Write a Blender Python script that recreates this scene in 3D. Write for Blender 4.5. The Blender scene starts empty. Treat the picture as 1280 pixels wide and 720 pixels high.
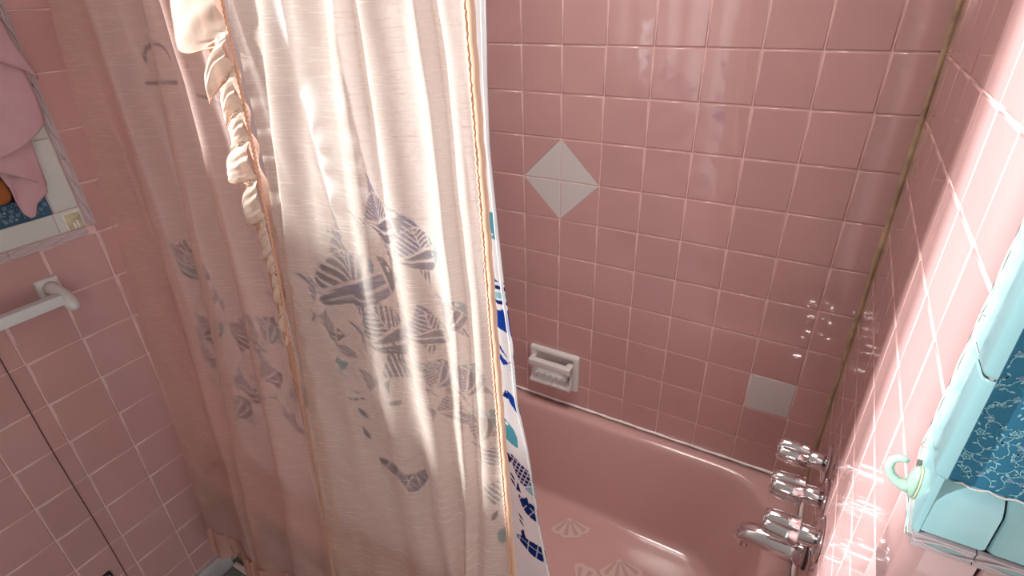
import bpy, math, random
import numpy as np
from mathutils import Vector, Matrix

C = bpy.context.scene
COL = C.collection
random.seed(7)
RNG = np.random.default_rng(5)

# ----------------------------------------------------------------- camera
cam_d = bpy.data.cameras.new('camera')
cam = bpy.data.objects.new('camera', cam_d)
COL.objects.link(cam)
RIGHT = Vector((0.86809364, 0.49563974, -0.02747138))
DOWN = Vector((0.21765022, -0.42977635, -0.87631083))
FWD = Vector((-0.44614102, 0.75474071, -0.48096222))
cam.matrix_world = Matrix(((RIGHT.x, -DOWN.x, -FWD.x, -0.14078),
                           (RIGHT.y, -DOWN.y, -FWD.y, -1.25562),
                           (RIGHT.z, -DOWN.z, -FWD.z, 0.11886),
                           (0, 0, 0, 1)))
cam_d.sensor_width = 36.0
cam_d.lens = 36.0 * 683.05 / 1280.0
cam_d.clip_start = 0.02
C.camera = cam

# ----------------------------------------------------------------- world, sun, exposure
world = bpy.data.worlds.new('world')
C.world = world
world.use_nodes = True
bg = world.node_tree.nodes['Background']
bg.inputs['Color'].default_value = (1.0, 0.985, 0.97, 1)
bg.inputs['Strength'].default_value = 1.35

sun_d = bpy.data.lights.new('sun', 'SUN')
sun_d.energy = 13.5
sun_d.color = (0.88, 1.0, 1.02)
sun_d.angle = math.radians(4.0)
sun = bpy.data.objects.new('sun', sun_d)
COL.objects.link(sun)
SUN_DIR = Vector((0.815 * 0.927, 0.579 * 0.927, -0.375))
sun.rotation_euler = SUN_DIR.to_track_quat('-Z', 'Y').to_euler()
sun.location = (-3, -2.5, 2.5)

fill_light_d = bpy.data.lights.new('tub_fill_light', 'AREA')   # lamp added above the tub only to brighten it
fill_light_d.shape = 'DISK'
fill_light_d.size = 0.45
fill_light_d.energy = 4.6
fill_light_d.spread = math.radians(100)
fill_light_d.color = (1.0, 0.95, 0.90)
fill_light = bpy.data.objects.new('tub_fill_light', fill_light_d)
COL.objects.link(fill_light)
fill_light.location = (-0.50, -0.36, 0.965)

C.view_settings.view_transform = 'Standard'
C.view_settings.look = 'None'
C.view_settings.gamma = 1.0
C.view_settings.use_curve_mapping = False
C.view_settings.exposure = 0.12

# ----------------------------------------------------------------- dimensions
T = 0.108           # tile pitch
FLOOR = -1.445
CEIL = 1.0
LEFT = -1.49        # left tile face
RIM = -1.060

# ----------------------------------------------------------------- helpers
def mat(name, col, rough=0.5, metal=0.0, spec=0.5, bump=0.0, bscale=40.0, var=0.0, vscale=6.0,
        rand=0.0, coat=0.0, ior=1.5):
    m = bpy.data.materials.new(name)
    m.use_nodes = True
    nt = m.node_tree
    b = nt.nodes['Principled BSDF']
    b.inputs['Roughness'].default_value = rough
    b.inputs['Metallic'].default_value = metal
    b.inputs['Specular IOR Level'].default_value = spec
    b.inputs['IOR'].default_value = ior
    b.inputs['Coat Weight'].default_value = coat
    c = (*col, 1)
    b.inputs['Base Color'].default_value = c
    tc = nt.nodes.new('ShaderNodeTexCoord')
    geo = nt.nodes.new('ShaderNodeNewGeometry')
    last = None
    if var > 0:
        n = nt.nodes.new('ShaderNodeTexNoise')
        n.inputs['Scale'].default_value = vscale
        n.inputs['Detail'].default_value = 4
        nt.links.new(geo.outputs['Position'], n.inputs['Vector'])
        r = nt.nodes.new('ShaderNodeMapRange')
        r.inputs['From Min'].default_value = 0.3
        r.inputs['From Max'].default_value = 0.7
        r.inputs['To Min'].default_value = 1 - var
        r.inputs['To Max'].default_value = 1 + var
        nt.links.new(n.outputs['Fac'], r.inputs['Value'])
        last = r.outputs['Result']
    if rand > 0:
        oi = nt.nodes.new('ShaderNodeObjectInfo')
        r2 = nt.nodes.new('ShaderNodeMapRange')
        r2.inputs['To Min'].default_value = 1 - rand
        r2.inputs['To Max'].default_value = 1 + rand
        nt.links.new(oi.outputs['Random'], r2.inputs['Value'])
        if last:
            mm = nt.nodes.new('ShaderNodeMath')
            mm.operation = 'MULTIPLY'
            nt.links.new(last, mm.inputs[0])
            nt.links.new(r2.outputs['Result'], mm.inputs[1])
            last = mm.outputs[0]
        else:
            last = r2.outputs['Result']
    if last:
        vm = nt.nodes.new('ShaderNodeVectorMath')
        vm.operation = 'SCALE'
        vm.inputs[0].default_value = col
        nt.links.new(last, vm.inputs['Scale'])
        nt.links.new(vm.outputs['Vector'], b.inputs['Base Color'])
    if bump > 0:
        n = nt.nodes.new('ShaderNodeTexNoise')
        n.inputs['Scale'].default_value = bscale
        n.inputs['Detail'].default_value = 3
        nt.links.new(geo.outputs['Position'], n.inputs['Vector'])
        bp = nt.nodes.new('ShaderNodeBump')
        bp.inputs['Strength'].default_value = bump
        bp.inputs['Distance'].default_value = 0.01
        nt.links.new(n.outputs['Fac'], bp.inputs['Height'])
        nt.links.new(bp.outputs['Normal'], b.inputs['Normal'])
    return m

def fabric(name, col, alpha=0.3, trans=0.35, slub=0.5, attr=None, bump=0.5, slub_scale=1.0, tint=(1, 1, 1)):
    """sheer woven cloth: diffuse + translucent + thread gaps that let what lies behind show"""
    m = bpy.data.materials.new(name)
    m.use_nodes = True
    nt = m.node_tree
    for n in list(nt.nodes):
        nt.nodes.remove(n)
    N, L = nt.nodes.new, nt.links.new
    out = N('ShaderNodeOutputMaterial')
    geo = N('ShaderNodeNewGeometry')
    mp = N('ShaderNodeMapping')
    mp.inputs['Scale'].default_value = (30 * slub_scale, 30 * slub_scale, 620 * slub_scale)
    L(geo.outputs['Position'], mp.inputs['Vector'])
    n1 = N('ShaderNodeTexNoise')
    n1.inputs['Scale'].default_value = 1.0
    n1.inputs['Detail'].default_value = 3
    n1.inputs['Roughness'].default_value = 0.6
    L(mp.outputs['Vector'], n1.inputs['Vector'])
    mr = N('ShaderNodeMapRange')
    mr.inputs['From Min'].default_value = 0.54
    mr.inputs['From Max'].default_value = 0.70
    L(n1.outputs['Fac'], mr.inputs['Value'])
    n2 = N('ShaderNodeTexNoise')                      # crumple
    n2.inputs['Scale'].default_value = 14
    n2.inputs['Detail'].default_value = 3
    mp2 = N('ShaderNodeMapping')
    mp2.inputs['Scale'].default_value = (1.0, 1.0, 0.35)
    L(geo.outputs['Position'], mp2.inputs['Vector'])
    L(mp2.outputs['Vector'], n2.inputs['Vector'])
    hs = N('ShaderNodeMath'); hs.operation = 'MULTIPLY_ADD'
    hs.inputs[1].default_value = 0.012 * slub
    L(mr.outputs['Result'], hs.inputs[0])
    L(n2.outputs['Fac'], hs.inputs[2])
    bp = N('ShaderNodeBump')
    bp.inputs['Strength'].default_value = bump
    bp.inputs['Distance'].default_value = 0.008
    L(hs.outputs[0], bp.inputs['Height'])
    d = N('ShaderNodeBsdfDiffuse')
    t = N('ShaderNodeBsdfTranslucent')
    tr = N('ShaderNodeBsdfTransparent')
    tr.inputs['Color'].default_value = (*tint, 1)
    L(bp.outputs['Normal'], d.inputs['Normal'])
    if attr:
        a = N('ShaderNodeVertexColor')
        a.layer_name = attr
        L(a.outputs['Color'], d.inputs['Color'])
        L(a.outputs['Color'], t.inputs['Color'])
    else:
        d.inputs['Color'].default_value = (*col, 1)
        t.inputs['Color'].default_value = (*col, 1)
    m1 = N('ShaderNodeMixShader')
    m1.inputs['Fac'].default_value = trans
    L(d.outputs[0], m1.inputs[1]); L(t.outputs[0], m1.inputs[2])
    if alpha > 0:
        fa = N('ShaderNodeMapRange')
        fa.inputs['To Min'].default_value = alpha * (1 + slub * 0.25)
        fa.inputs['To Max'].default_value = alpha * (1 - slub * 0.7)
        L(mr.outputs['Result'], fa.inputs['Value'])
        m2 = N('ShaderNodeMixShader')
        L(fa.outputs['Result'], m2.inputs['Fac'])
        L(m1.outputs[0], m2.inputs[1]); L(tr.outputs[0], m2.inputs[2])
        L(m2.outputs[0], out.inputs['Surface'])
    else:
        L(m1.outputs[0], out.inputs['Surface'])
    return m

def link_mesh(name, verts, faces, material, parent=None, smooth=True, mats=None, mat_idx=None):
    me = bpy.data.meshes.new(name)
    me.from_pydata([tuple(map(float, v)) for v in verts], [], [tuple(int(i) for i in f) for f in faces])
    if mats:
        for mm in mats:
            me.materials.append(mm)
        if mat_idx is not None:
            me.polygons.foreach_set('material_index', mat_idx)
    else:
        me.materials.append(material)
    if smooth:
        me.polygons.foreach_set('use_smooth', [True] * len(me.polygons))
    me.update()
    o = bpy.data.objects.new(name, me)
    COL.objects.link(o)
    if parent:
        o.parent = parent
    return o

def tag(o, label=None, cat=None, group=None, kind=None):
    if label: o['label'] = label
    if cat: o['category'] = cat
    if group: o['group'] = group
    if kind: o['kind'] = kind
    return o

def thing(name, label, cat, loc=(0, 0, 0), group=None):
    o = bpy.data.objects.new(name, None)
    o.empty_display_size = 0.05
    o.location = loc
    COL.objects.link(o)
    return tag(o, label, cat, group)

class MB:
    """collects simple shapes into one mesh"""
    def __init__(s):
        s.v = []; s.f = []
    def add(s, v, f):
        b = len(s.v)
        s.v += [tuple(x) for x in v]
        s.f += [tuple(b + i for i in q) for q in f]
        return s
    def box(s, lo, hi, bev=0.0):
        x0, y0, z0 = lo; x1, y1, z1 = hi
        if bev <= 0:
            v = [(x0, y0, z0), (x1, y0, z0), (x1, y1, z0), (x0, y1, z0), (x0, y0, z1), (x1, y0, z1), (x1, y1, z1), (x0, y1, z1)]
            f = [(0, 3, 2, 1), (4, 5, 6, 7), (0, 1, 5, 4), (1, 2, 6, 5), (2, 3, 7, 6), (3, 0, 4, 7)]
            return s.add(v, f)
        import bmesh
        bm = bmesh.new()
        bmesh.ops.create_cube(bm, size=1.0)
        for vv in bm.verts:
            vv.co = Vector((x0 + (vv.co.x + .5) * (x1 - x0), y0 + (vv.co.y + .5) * (y1 - y0), z0 + (vv.co.z + .5) * (z1 - z0)))
        bmesh.ops.bevel(bm, geom=bm.edges[:], offset=bev, segments=3, affect='EDGES', profile=0.5)
        bm.verts.index_update()
        v = [tuple(q.co) for q in bm.verts]
        f = [tuple(q.index for q in p.verts) for p in bm.faces]
        bm.free()
        return s.add(v, f)
    def tube(s, pts, rad, n=10, cap=True, section=None):
        pts = [Vector(p) for p in pts]
        if not hasattr(rad, '__len__'):
            rad = [rad] * len(pts)
        rings = []
        prev = None
        for i, p in enumerate(pts):
            d = (pts[min(i + 1, len(pts) - 1)] - pts[max(i - 1, 0)]).normalized()
            if prev is None:
                u = d.orthogonal().normalized()
            else:
                u = (prev - d * prev.dot(d)).normalized()
            prev = u
            w = d.cross(u)
            ring = []
            for k in range(n):
                a = 2 * math.pi * k / n
                ring.append(p + (u * math.cos(a) + w * math.sin(a)) * rad[i])
            rings.append(ring)
        v = [q for r in rings for q in r]
        f = []
        for i in range(len(rings) - 1):
            for k in range(n):
                k2 = (k + 1) % n
                f.append((i * n + k, i * n + k2, (i + 1) * n + k2, (i + 1) * n + k))
        if cap:
            f.append(tuple(reversed(range(n))))
            f.append(tuple((len(rings) - 1) * n + k for k in range(n)))
        return s.add(v, f)
    def loft(s, rings, closed=True, cap0=True, cap1=True):
        n = len(rings[0])
        v = [q for r in rings for q in r]
        f = []
        for i in range(len(rings) - 1):
            for k in range(n if closed else n - 1):
                k2 = (k + 1) % n
                f.append((i * n + k, i * n + k2, (i + 1) * n + k2, (i + 1) * n + k))
        if cap0: f.append(tuple(reversed(range(n))))
        if cap1: f.append(tuple((len(rings) - 1) * n + k for k in range(n)))
        return s.add(v, f)
    def build(s, name, material, parent=None, smooth=True):
        o = link_mesh(name, s.v, s.f, material, parent, smooth)
        return o

def sharp(o, deg=35):
    """smooth shading with hard creases"""
    me = o.data
    try:
        me.set_sharp_from_angle(angle=math.radians(deg))
    except Exception:
        pass
    return o

def struct(o, label, cat):
    return tag(o, label, cat, None, 'structure')

# ----------------------------------------------------------------- materials
M = {}
M['pink'] = mat('pink_glazed_tile', (0.53, 0.305, 0.292), rough=0.05, spec=0.9, bump=0.03, bscale=16, var=0.05, vscale=5, rand=0.035, ior=1.55)
M['pale'] = mat('pale_glazed_tile', (0.60, 0.56, 0.54), rough=0.14, spec=0.5, bump=0.03, bscale=16)
M['aqua'] = mat('aqua_glazed_tile', (0.36, 0.60, 0.63), rough=0.16, spec=0.5, bump=0.03, bscale=20, var=0.04)
M['white_tile'] = mat('white_glazed_tile', (0.60, 0.60, 0.57), rough=0.14, spec=0.5, bump=0.03, bscale=20, var=0.05)
M['grout'] = mat('pink_grout', (0.70, 0.47, 0.44), rough=0.8, spec=0.2, bump=0.2, bscale=300, var=0.12, vscale=30)
M['caulk_beige'] = mat('aged_beige_caulk', (0.42, 0.30, 0.19), rough=0.55, spec=0.3, bump=0.3, bscale=60, var=0.25, vscale=25)
M['caulk_white'] = mat('white_caulk', (0.86, 0.78, 0.75), rough=0.45, spec=0.4, bump=0.3, bscale=80, var=0.1, vscale=30)
M['rope_pink'] = mat('mauve_rope_liner', (0.55, 0.44, 0.45), rough=0.18, spec=0.5, bump=0.05, bscale=40)
M['rope_aqua'] = mat('aqua_inlay', (0.22, 0.36, 0.37), rough=0.2, spec=0.5)
M['tub'] = mat('pink_enamel', (0.56, 0.335, 0.315), rough=0.12, spec=0.5, bump=0.01, bscale=10, var=0.04, vscale=3)
M['decal'] = mat('frosted_decal', (0.62, 0.43, 0.40), rough=0.6, spec=0.3, bump=0.2, bscale=400)
M['decal_rib'] = mat('grey_decal_rib', (0.48, 0.33, 0.30), rough=0.7, spec=0.2)
M['chrome'] = mat('chrome', (0.82, 0.82, 0.84), rough=0.06, metal=1.0, bump=0.01, bscale=30)
M['dark_shade_gasket'] = mat('dark_gap_shade_and_gasket', (0.03, 0.028, 0.028), rough=0.6)
M['ceramic'] = mat('white_ceramic', (0.66, 0.62, 0.60), rough=0.15, spec=0.5, bump=0.015, bscale=20)
M['bar'] = mat('white_metal_bar', (0.66, 0.68, 0.68), rough=0.28, spec=0.5, var=0.03)
M['marble'] = mat('grey_marble', (0.45, 0.45, 0.46), rough=0.25, spec=0.5, var=0.2, vscale=12)
M['wallpaper'] = mat('blue_wallpaper', (0.035, 0.165, 0.265), rough=0.75, spec=0.2, bump=0.15, bscale=500, var=0.12, vscale=12)
M['wp_print'] = mat('pale_blue_print', (0.28, 0.52, 0.59), rough=0.75, spec=0.2)
M['wp_bloom'] = mat('mauve_print', (0.17, 0.25, 0.36), rough=0.75, spec=0.2)
M['wallpaper_shaded'] = mat('shaded_blue_wallpaper', (0.045, 0.10, 0.16), rough=0.75, spec=0.2, bump=0.15, bscale=500, var=0.12, vscale=12)  # same blue paper, darkened: the left wall's shade is in its colour
M['wp_print_shaded'] = mat('shaded_pale_print', (0.26, 0.34, 0.42), rough=0.75, spec=0.2)  # print colour dimmed along with the shaded paper
M['plaster'] = mat('white_plaster', (0.72, 0.70, 0.68), rough=0.85, spec=0.2, bump=0.1, bscale=120, var=0.03)
M['floor'] = mat('grey_green_floor', (0.20, 0.21, 0.18), rough=0.6, spec=0.3, bump=0.5, bscale=300, var=0.5, vscale=220)
M['towel'] = mat('pink_cloth', (0.60, 0.36, 0.39), rough=0.95, spec=0.1, bump=0.25, bscale=700, var=0.05, vscale=20)
M['wood'] = mat('orange_brown_wood', (0.30, 0.10, 0.025), rough=0.35, spec=0.4, var=0.3, vscale=20)
M['black'] = mat('black_rim', (0.012, 0.010, 0.010), rough=0.5)
M['cord'] = mat('dark_cord', (0.10, 0.03, 0.035), rough=0.7)
M['steel'] = mat('grey_steel', (0.45, 0.47, 0.44), rough=0.4, metal=0.6)
M['hook'] = mat('pale_mint_plastic', (0.38, 0.52, 0.41), rough=0.3, spec=0.5, var=0.08, vscale=40)
M['hook_pad'] = mat('yellowed_foam', (0.62, 0.54, 0.34), rough=0.7)
M['sheer'] = fabric('peach_sheer', (0.68, 0.535, 0.455), alpha=0.49, trans=0.26, slub=0.60, bump=0.3, tint=(1.0, 0.93, 0.89))
M['sheer_left'] = fabric('shaded_peach_sheer', (0.72, 0.49, 0.435), alpha=0.47, trans=0.26, slub=0.30, bump=0.3, tint=(0.98, 0.88, 0.84))  # pinker copy of the sheer, left panel's dimness partly in its colour
M['ruffle'] = fabric('peach_ruffle', (0.74, 0.57, 0.47), alpha=0.14, trans=0.30, slub=0.3, bump=0.35)
M['ruffle_dark'] = fabric('orange_peach_ruffle', (0.70, 0.42, 0.32), alpha=0.2, trans=0.35, slub=0.3)
M['hem_cloth'] = fabric('salmon_ruffle', (0.70, 0.41, 0.33), alpha=0.30, trans=0.3, slub=0.3)
M['edging'] = mat('orange_peach_edging', (0.72, 0.38, 0.26), rough=0.85, spec=0.1, bump=0.4, bscale=500)
M['hem'] = fabric('peach_hem', (0.70, 0.45, 0.32), alpha=0.05, trans=0.35, slub=0.3, bump=0.6, slub_scale=1.5)
M['liner'] = fabric('fish_print_liner', (0.9, 0.9, 0.92), alpha=0.0, trans=0.62, slub=0.1, attr='print', bump=0.15)
M['liner_hem'] = fabric('white_liner_hem', (0.88, 0.87, 0.88), alpha=0.0, trans=0.4, slub=0.1, bump=0.1)
M['rod'] = mat('white_rod', (0.8, 0.8, 0.8), rough=0.3)

# ----------------------------------------------------------------- room shell
def slab(name, lo, hi, material, label, cat):
    o = MB().box(lo, hi).build(name, material, smooth=False)
    return struct(o, label, cat)

GD = 0.0014    # grout depth below the tile face
wall_back = slab('wall_back', (LEFT - 0.1, GD, FLOOR), (0.1, 0.10, CEIL), M['grout'], 'pink tiled wall along the far side of the bathtub', 'wall')
wall_right = slab('wall_right', (GD, -0.775, FLOOR), (0.10, GD, CEIL), M['grout'], 'pink tiled wall with faucets and a sunlit strip', 'wall')
floor = slab('floor', (LEFT - 0.1, -2.6, FLOOR - 0.05), (1.4, 0.1, FLOOR), M['floor'], 'speckled grey green floor below the curtain', 'floor')
ceiling = slab('ceiling', (LEFT - 0.1, -2.6, CEIL), (1.4, 0.1, CEIL + 0.05), M['plaster'], 'white ceiling over the bathroom', 'ceiling')

# left wall with a high window opening (outside the frame) where the sun comes in
WY0, WY1, WZ0, WZ1 = -1.90, -1.18, -0.02, 0.97
lw = MB()
XL0, XL1 = LEFT - 0.12, LEFT - GD
lw.box((XL0, WY1, FLOOR), (XL1, GD, CEIL))
lw.box((XL0, -2.6, FLOOR), (XL1, WY0, CEIL))
lw.box((XL0, WY0, FLOOR), (XL1, WY1, WZ0))
lw.box((XL0, WY0, WZ1), (XL1, WY1, CEIL))
wall_left = struct(lw.build('wall_left', M['grout'], smooth=False), 'pink tiled wall on the left with a white capped edge and towel bar', 'wall')
# wall that turns the corner on the right and faces the room
wr = MB()
wr.box((0.014, -0.787, FLOOR), (1.4, -0.70, -0.312))
wr.box((0.006, -0.780, -0.312), (1.4, -0.70, CEIL))
wall_return = struct(wr.build('wall_return', M['grout'], smooth=False), 'short wall beside the tub with blue floral wallpaper above aqua cap tiles', 'wall')

slab('wall_front_blocker', (LEFT - 0.1, -2.08, FLOOR), (0.08, -2.0, CEIL), M['plaster'], 'plain partial wall added behind the viewer to block light', 'wall')  # unseen wall, added and sized to hold back light from behind

# ----------------------------------------------------------------- tiles
def tile_mesh(w, h, material, name='tile', flip=None):
    """cushion-edged tile lying in local XY, face towards +Z at z = 0"""
    def ring(i, z):
        return [(i, i, z), (w - i, i, z), (w - i, h - i, z), (i, h - i, z)]
    rings = [ring(0.0, -0.0035), ring(0.0004, -0.0013), ring(0.0013, -0.0004), ring(0.003, 0.0)]
    v = [p for r in rings for p in r]
    f = []
    for i in range(3):
        for k in range(4):
            k2 = (k + 1) % 4
            f.append((i * 4 + k, i * 4 + k2, (i + 1) * 4 + k2, (i + 1) * 4 + k))
    f.append((12, 13, 14, 15))
    me = bpy.data.meshes.new(name)
    me.from_pydata(v, [], f)
    me.materials.append(material)
    me.polygons.foreach_set('use_smooth', [True] * (len(me.polygons) - 1) + [False])
    me.update()
    return me

TILE_CACHE = {}
def put_tile(parent, M4, w, h, material, label=None, name='tile'):
    key = (round(w, 5), round(h, 5), material.name)
    if key not in TILE_CACHE:
        TILE_CACHE[key] = tile_mesh(w, h, material, name)
    o = bpy.data.objects.new(name, TILE_CACHE[key])
    COL.objects.link(o)
    o.parent = parent
    # tiny setting errors keep the reflections of neighbouring tiles from lining up
    j = Matrix.Rotation(random.gauss(0, 0.0022), 4, 'X') @ Matrix.Rotation(random.gauss(0, 0.0022), 4, 'Y')
    c = Matrix.Translation((w / 2, h / 2, 0))
    o.matrix_world = M4 @ c @ j @ c.inverted()
    if label:
        o['label'] = label
    return o

def frame(origin, ex, ey):
    ex = Vector(ex); ey = Vector(ey); ez = ex.cross(ey)
    return Matrix(((ex.x, ey.x, ez.x, origin[0]), (ex.y, ey.y, ez.y, origin[1]), (ex.z, ey.z, ez.z, origin[2]), (0, 0, 0, 1)))

G = 0.0020  # grout joint
A0 = 0.0788  # first cut column beside the corner
ROWS = list(range(-3, 10))

def tri_tiles(parent, M4, w, h, corner, mats, labels):
    """one square cell cut along its diagonal: half pale, half pink"""
    P = [(0, 0), (w, 0), (w, h), (0, h)]
    a = P[corner]; b = P[(corner + 1) % 4]; c = P[(corner + 2) % 4]; d = P[(corner + 3) % 4]
    for tri, mm, lab in (((a, b, d), mats[0], labels[0]), ((c, d, b), mats[1], labels[1])):
        cx = sum(p[0] for p in tri) / 3; cy = sum(p[1] for p in tri) / 3
        def ring(s, z):
            return [(cx + (p[0] - cx) * s, cy + (p[1] - cy) * s, z) for p in tri]
        v = ring(0.993, -0.0035) + ring(0.990, -0.001) + ring(0.96, 0.0)
        f = [(i * 3 + k, i * 3 + (k + 1) % 3, (i + 1) * 3 + (k + 1) % 3, (i + 1) * 3 + k) for i in range(2) for k in range(3)] + [(6, 7, 8)]
        o = link_mesh('tile', v, f, mm, parent, smooth=False)
        o.matrix_world = M4
        if lab: o['label'] = lab

# back wall: columns counted leftwards from the right corner
cols = [(0.0, A0)] + [(A0 + k * T, A0 + (k + 1) * T) for k in range(13)]
for r in ROWS:
    z1 = -r * T; z0 = max(z1 - T, RIM + 0.004)
    for ci, (a, b) in enumerate(cols):
        xl = -b; xr = -a
        if xl < LEFT: xl = LEFT + 0.001
        if xr - xl < 0.01: continue
        w = xr - xl - G; h = z1 - z0 - G
        M4 = frame((xl + G / 2, 0.0, z0 + G / 2), (1, 0, 0), (0, 0, 1))
        # diamond centred where columns 6|7 meet rows 2|3
        if (r, ci) in ((2, 6), (2, 7), (3, 6), (3, 7)):
            corner = {(2, 7): 1, (2, 6): 0, (3, 7): 2, (3, 6): 3}[(r, ci)]
            tri_tiles(wall_back, M4, w, h, corner, (M['pale'], M['pink']), ('pale grey triangular half tile of the diamond', None))
            continue
        if r == 7 and ci == 1:
            put_tile(wall_back, M4, w, h, M['pale'], 'single pale grey square tile above the faucets')
            continue
        put_tile(wall_back, M4, w, h, M['pink'])

# right wall: columns counted from the corner towards the viewer
V0 = 0.0843
rcols = [(0.0, V0)] + [(V0 + k * T, V0 + (k + 1) * T) for k in range(6)]
for r in ROWS:
    z1 = -r * T; z0 = max(z1 - T, RIM + 0.004)
    for a, b in rcols:
        M4 = frame((0.0, -a - G / 2, z0 + G / 2), (0, -1, 0), (0, 0, 1))
        put_tile(wall_right, M4, b - a - G, z1 - z0 - G, M['pink'])

# left wall: tub surround and lower wall
lcols = [(-0.75 + k * T, -0.75 + (k + 1) * T) for k in range(7)]
for r in ROWS:
    z1 = -r * T; z0 = max(z1 - T, RIM + 0.004)
    for a, b in lcols:
        b = min(b, -0.003)
        M4 = frame((LEFT, a + G / 2, z0 + G / 2), (0, 1, 0), (0, 0, 1))
        put_tile(wall_left, M4, b - a - G, z1 - z0 - G, M['pink'])
for r in range(3, 13):
    z1 = -r * T; z0 = z1 - T
    if r == 12: z0 = -1.372
    for k in range(6):
        b = -0.752 - k * T; a = b - T
        M4 = frame((LEFT, a + G / 2, z0 + G / 2), (0, 1, 0), (0, 0, 1))
        put_tile(wall_left, M4, T - G, z1 - z0 - G, M['pink'])

# tiles round the outer corner on the right: bullnose column and the face below the cap
def bullnose_corner(z0, z1, material, parent, name='tile', r=0.016, y_start=-0.733, x_end=0.052):
    """tile that starts on the x = 0 face and rolls round the corner onto the y = -0.8 face"""
    prof = [(-0.0, y_start), (0.0, -0.80 + r)]
    for k in range(1, 8):
        a = math.pi / 2 * k / 8
        prof.append((r - r * math.cos(a), -0.80 + r - r * math.sin(a)))
    prof += [(r, -0.80), (x_end, -0.80)]
    inner = [(x + 0.0035 * (1 if i < 2 else 0.7), y + 0.0035 * (0 if i < 2 else 0.7)) for i, (x, y) in enumerate(prof)]
    e = 0.0016
    rings = []
    for zz, off in ((z0, 1.0), (z0 + e * 0.4, 0.35), (z0 + e, 0.0), (z1 - e, 0.0), (z1 - e * 0.4, 0.35), (z1, 1.0)):
        rings.append([(p[0] + (q[0] - p[0]) * off, p[1] + (q[1] - p[1]) * off, zz) for p, q in zip(prof, inner)])
    return MB().loft(rings, closed=False, cap0=False, cap1=False).build(name, material, parent)

for r in range(3, 13):
    z1 = -r * T - (0.004 if r == 3 else 0); z0 = -r * T - T
    bullnose_corner(z0 + G / 2, z1 - G / 2, M['pink'], wall_return)
    for k in range(3):
        x0 = 0.054 + k * T
        M4 = frame((x0 + G / 2, -0.80, z0 + G / 2), (1, 0, 0), (0, 0, 1))
        put_tile(wall_return, M4, T - G, z1 - z0 - G, M['pink'])

# ----------------------------------------------------------------- rope liner tiles and cap tiles
def rope_tile(parent, p0, p1, normal, width, base_mat, strand_mat, inlay_mat, eyes):
    """narrow liner: a flat bed, two crossing raised strands and an oval inlay inside every loop"""
    p0 = Vector(p0); p1 = Vector(p1); n = Vector(normal).normalized()
    d = p1 - p0; Ln = d.length; d.normalize(); s = n.cross(d)
    h = width / 2
    bed = MB()
    v = [p0 - s * h + n * -0.004, p1 - s * h + n * -0.004, p1 + s * h + n * -0.004, p0 + s * h + n * -0.004,
         p0 - s * h + n * 0.001, p1 - s * h + n * 0.001, p1 + s * h + n * 0.001, p0 + s * h + n * 0.001]
    bed.add(v, [(0, 3, 2, 1), (4, 5, 6, 7), (0, 1, 5, 4), (1, 2, 6, 5), (2, 3, 7, 6), (3, 0, 4, 7)])
    for sg in (-1, 1):
        bed.tube([p0 + s * sg * (h - 0.001) + n * 0.001, p1 + s * sg * (h - 0.001) + n * 0.001], 0.0012, 6)
    o = bed.build('liner_tile', base_mat, parent, smooth=False)
    st = MB()
    N = eyes * 14
    for sg in (-1, 1):
        pts = []
        for i in range(N + 1):
            t = i / N
            ph = math.pi * eyes * t
            pts.append(p0 + d * (Ln * t) + s * (sg * math.sin(ph) * (h - 0.0032)) + n * (0.0016 + 0.0012 * sg * math.cos(ph)))
        st.tube(pts, min(0.0013, width * 0.12), 6)
    st.build('rope_strand', strand_mat, o)
    if inlay_mat:
        il = MB()
        for e in range(eyes):
            c = p0 + d * (Ln * (e + 0.5) / eyes)
            ring0 = []; ring1 = []
            for k in range(16):
                a = 2 * math.pi * k / 16
                ring0.append(c + d * (math.cos(a) * Ln / eyes * 0.40) + s * (math.sin(a) * (h - 0.0055)) + n * 0.0012)
                ring1.append(c + d * (math.cos(a) * Ln / eyes * 0.28) + s * (math.sin(a) * (h - 0.007)) + n * 0.0022)
            il.loft([ring0, ring1], cap0=False)
        il.build('oval_inlay', inlay_mat, o)
    return o

RZ = -0.3165   # centre height of the horizontal rope
# right: vertical rope on the tub wall, curling to the corner, then along the facing wall
for k in range(5):
    z0 = -0.268 + k * 0.144
    rope_tile(wall_return, (0, -0.7378, z0), (0, -0.7378, z0 + 0.143), (-1, 0, 0), 0.0068, M['white_tile'], M['white_tile'], M['aqua'], 3)
rope_tile(wall_return, (0, -0.7390, -0.271), (0, -0.760, -0.312), (-1, 0, 0), 0.0068, M['white_tile'], M['white_tile'], M['aqua'], 1)
rope_tile(wall_return, (0, -0.761, -0.315), (0, -0.795, -0.329), (-1, 0, 0), 0.0068, M['white_tile'], M['white_tile'], M['aqua'], 1)
rope_tile(wall_return, (0.002, -0.800, -0.326), (0.046, -0.800, -0.326), (0, -1, 0), 0.015, M['rope_pink'], M['rope_pink'], M['rope_aqua'], 1)
for k in range(4):
    rope_tile(wall_return, (0.047 + k * 0.1, -0.800, -0.326), (0.146 + k * 0.1, -0.800, -0.326), (0, -1, 0), 0.015, M['rope_pink'], M['rope_pink'], M['rope_aqua'], 2)

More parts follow.
